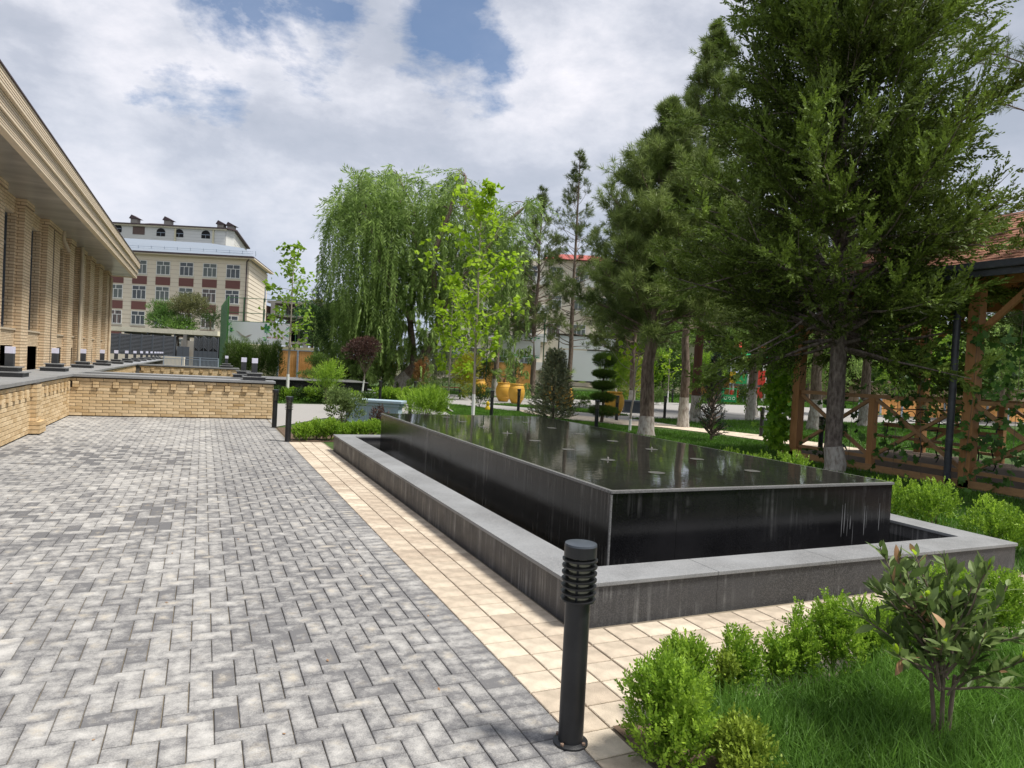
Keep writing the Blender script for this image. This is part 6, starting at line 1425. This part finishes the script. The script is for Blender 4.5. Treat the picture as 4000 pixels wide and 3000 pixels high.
# park trees in front of the school and far tree line
def crown(name, lab, px, D, zc, r, n, ll, lw, m, seed, trunk_r=.12, grp=None, lumps=12):
    t = bush(name, lab, 'tree', B(px, D), r, zc, n, ll, lw, m, seed, lumps=lumps, k=7, sh=.5, upb=.3, group=grp); trunk(t, [(0, 0, -.05), (.1, 0, zc*.5), (0, 0, zc)], [trunk_r, trunk_r*.8, trunk_r*.5], m_bark); return t
crown('park_tree', 'round green tree in front of the school, left one', 630, 66, 4.9, (1.35, 1.2, 1.15), 1100, .16, .07, m_box and leafm('mid_green', (.05, .12, .02), (.13, .24, .05)), 401)
crown('park_tree', 'brownish-topped umbrella tree in front of the school', 730, 66, 6.0, (1.9, 1.5, 1.0), 1300, .16, .07, leafm('olive_top', (.07, .08, .03), (.17, .18, .07)), 402)
crown('park_tree', 'thin airy tree right of the umbrella tree in front of the school', 815, 66, 4.9, (1.0, 1, .9), 320, .16, .06, m_boxd, 403)
crown('park_tree', 'low green crown under the umbrella tree in front of the school', 690, 65, 4.0, (1.6, 1.2, .7), 800, .16, .07, leafm('low_green', (.06, .14, .025), (.15, .27, .05)), 408)
crown('park_tree', 'large soft green tree directly left of the willow', 1290, 62, 4.6, (2.2, 2, 2.2), 1900, .2, .09, m_will, 404)
crown('park_tree', 'darker green tree behind the court fence', 1215, 66, 4.6, (1.7, 1.6, 2.0), 1300, .2, .09, leafm('deep_green', (.03, .08, .02), (.09, .18, .04)), 405)
crown('park_tree', 'yellowish tree behind the unfinished building, left one', 1130, 215, 15, (6, 5, 6), 900, .7, .35, m_will, 406, .4)
crown('park_tree', 'yellowish tree behind the unfinished building, right one', 1215, 215, 14, (5, 5, 5), 800, .7, .35, m_yellow, 407, .4)
crown('park_tree', 'far green tree between unfinished building and willow', 1290, 215, 14.5, (6, 5, 5.5), 900, .7, .35, m_thuja, 409, .4)
for i in range(16):
    crown('background_tree', 'far background tree %s right of the big pine, behind the fences' % ['one', 'two', 'three', 'four', 'five', 'six', 'seven', 'eight', 'nine', 'ten', 'eleven', 'twelve', 'thirteen', 'fourteen', 'fifteen', 'sixteen'][i], 2480+i*112, 60+(i % 3)*6, 4.6+(i % 2)*.7, (3.4, 2.5, 3.6), 1500, .32, .14, (m_thuja, m_will, m_box, m_will)[i % 4], 420+i, .2, 'background trees behind the fences')
for i in range(3):
    crown('background_tree', 'leafy tree beyond the pavilion at the right edge, number %s' % ['one', 'two', 'three', 'four', 'five', 'six'][i], 3250+i*330, 36+(i % 2)*4, 3.2, (2.2, 1.8, 2.0), 1100, .2, .09, (m_will, m_box, m_will)[i % 3], 460+i, .14, 'leafy trees beyond the pavilion')
# playground
pgd = bthing('play_tower', 'colourful playground tower with green, yellow and red onion roofs and an orange slide', 'playground', 2905, 50)
cR, cY, cG, cO = (mat(n_, c_, rough=.4) for n_, c_ in (('toy_red', (.55, .05, .03)), ('toy_yellow', (.65, .40, .02)), ('toy_green', (.02, .33, .10)), ('toy_orange', (.65, .30, .02))))
for x, s_ in ((-.35, 1.), (1.1, .7)):
    for k, (m_, r0_, r1_, z0_) in enumerate(((cG, 1.0, .85, 3.3), (cY, .85, .55, 3.6), (cR, .55, .1, 4.0))): MB().lathe([(r0_*s_, z0_), (r1_*s_, z0_+.35*s_+.05)], 8, (x, 0, 0)).obj('roof_tier', m_, pgd)
    for a in range(4): mb = MB(); mb.tube([(x+.7*s_*cos(a*pi/2+.7), .7*s_*sin(a*pi/2+.7), 0), (x+.7*s_*cos(a*pi/2+.7), .7*s_*sin(a*pi/2+.7), 3.35)], .06, 8); mb.obj('pole', m_white, pgd)
MB().box((-.9, -.6, 1.2), (1.6, .6, 1.3)).obj('platform', m_grey, pgd); MB().box((-.8, -.62, 1.35), (.0, -.55, 2.1)).obj('side_panel', cG, pgd); MB().box((.55, -.62, 1.35), (1.35, -.55, 2.4)).obj('side_panel', cR, pgd); MB().box((.6, -.65, .4), (1.2, -.6, 1.15)).obj('side_panel', cR, pgd)
mb = MB()
for a, b in zip([(1.2, 1.3), (1.6, 1.2), (2.1, .6), (2.6, .3)], [(1.6, 1.2), (2.1, .6), (2.6, .3), (3.1, .28)]): mb.beam((a[0], -.5, a[1]), (b[0], -.5, b[1]), .6, .12)
mb.obj('slide', cO, pgd); MB().box((-.5, -.7, 3.0), (1.2, -.6, 3.25)).obj('banner_board', cO, pgd)
MB().box((-1.1, -.7, .35), (-.6, -.3, .85)).obj('step', cR, pgd); MB().box((-1.2, -.6, 1.4), (-.8, -.5, 2.2)).obj('yellow_panel', cY, pgd)
tb = bthing('toy_bench', 'bright green children\'s bench box with round motifs by the playground', 'bench', 2830, 46)
MB().box((0, 0, .12), (.8, .4, .60)).obj('box', cG, tb)
for x in (-.04, .8): MB().box((x, -.02, 0), (x+.05, .42, 1.0)).obj('side', cG, tb)
MB().box((-.08, -.04, .98), (.9, .44, 1.03)).obj('top', cG, tb)
for x in (.13, .4, .67): 
    mb = MB(); mb.tube([(x+.09*cos(a), -.008, .36+.09*sin(a)) for a in np.linspace(0, 6.28, 13)], .012, 4); mb.obj('round_motif', m_white, tb)
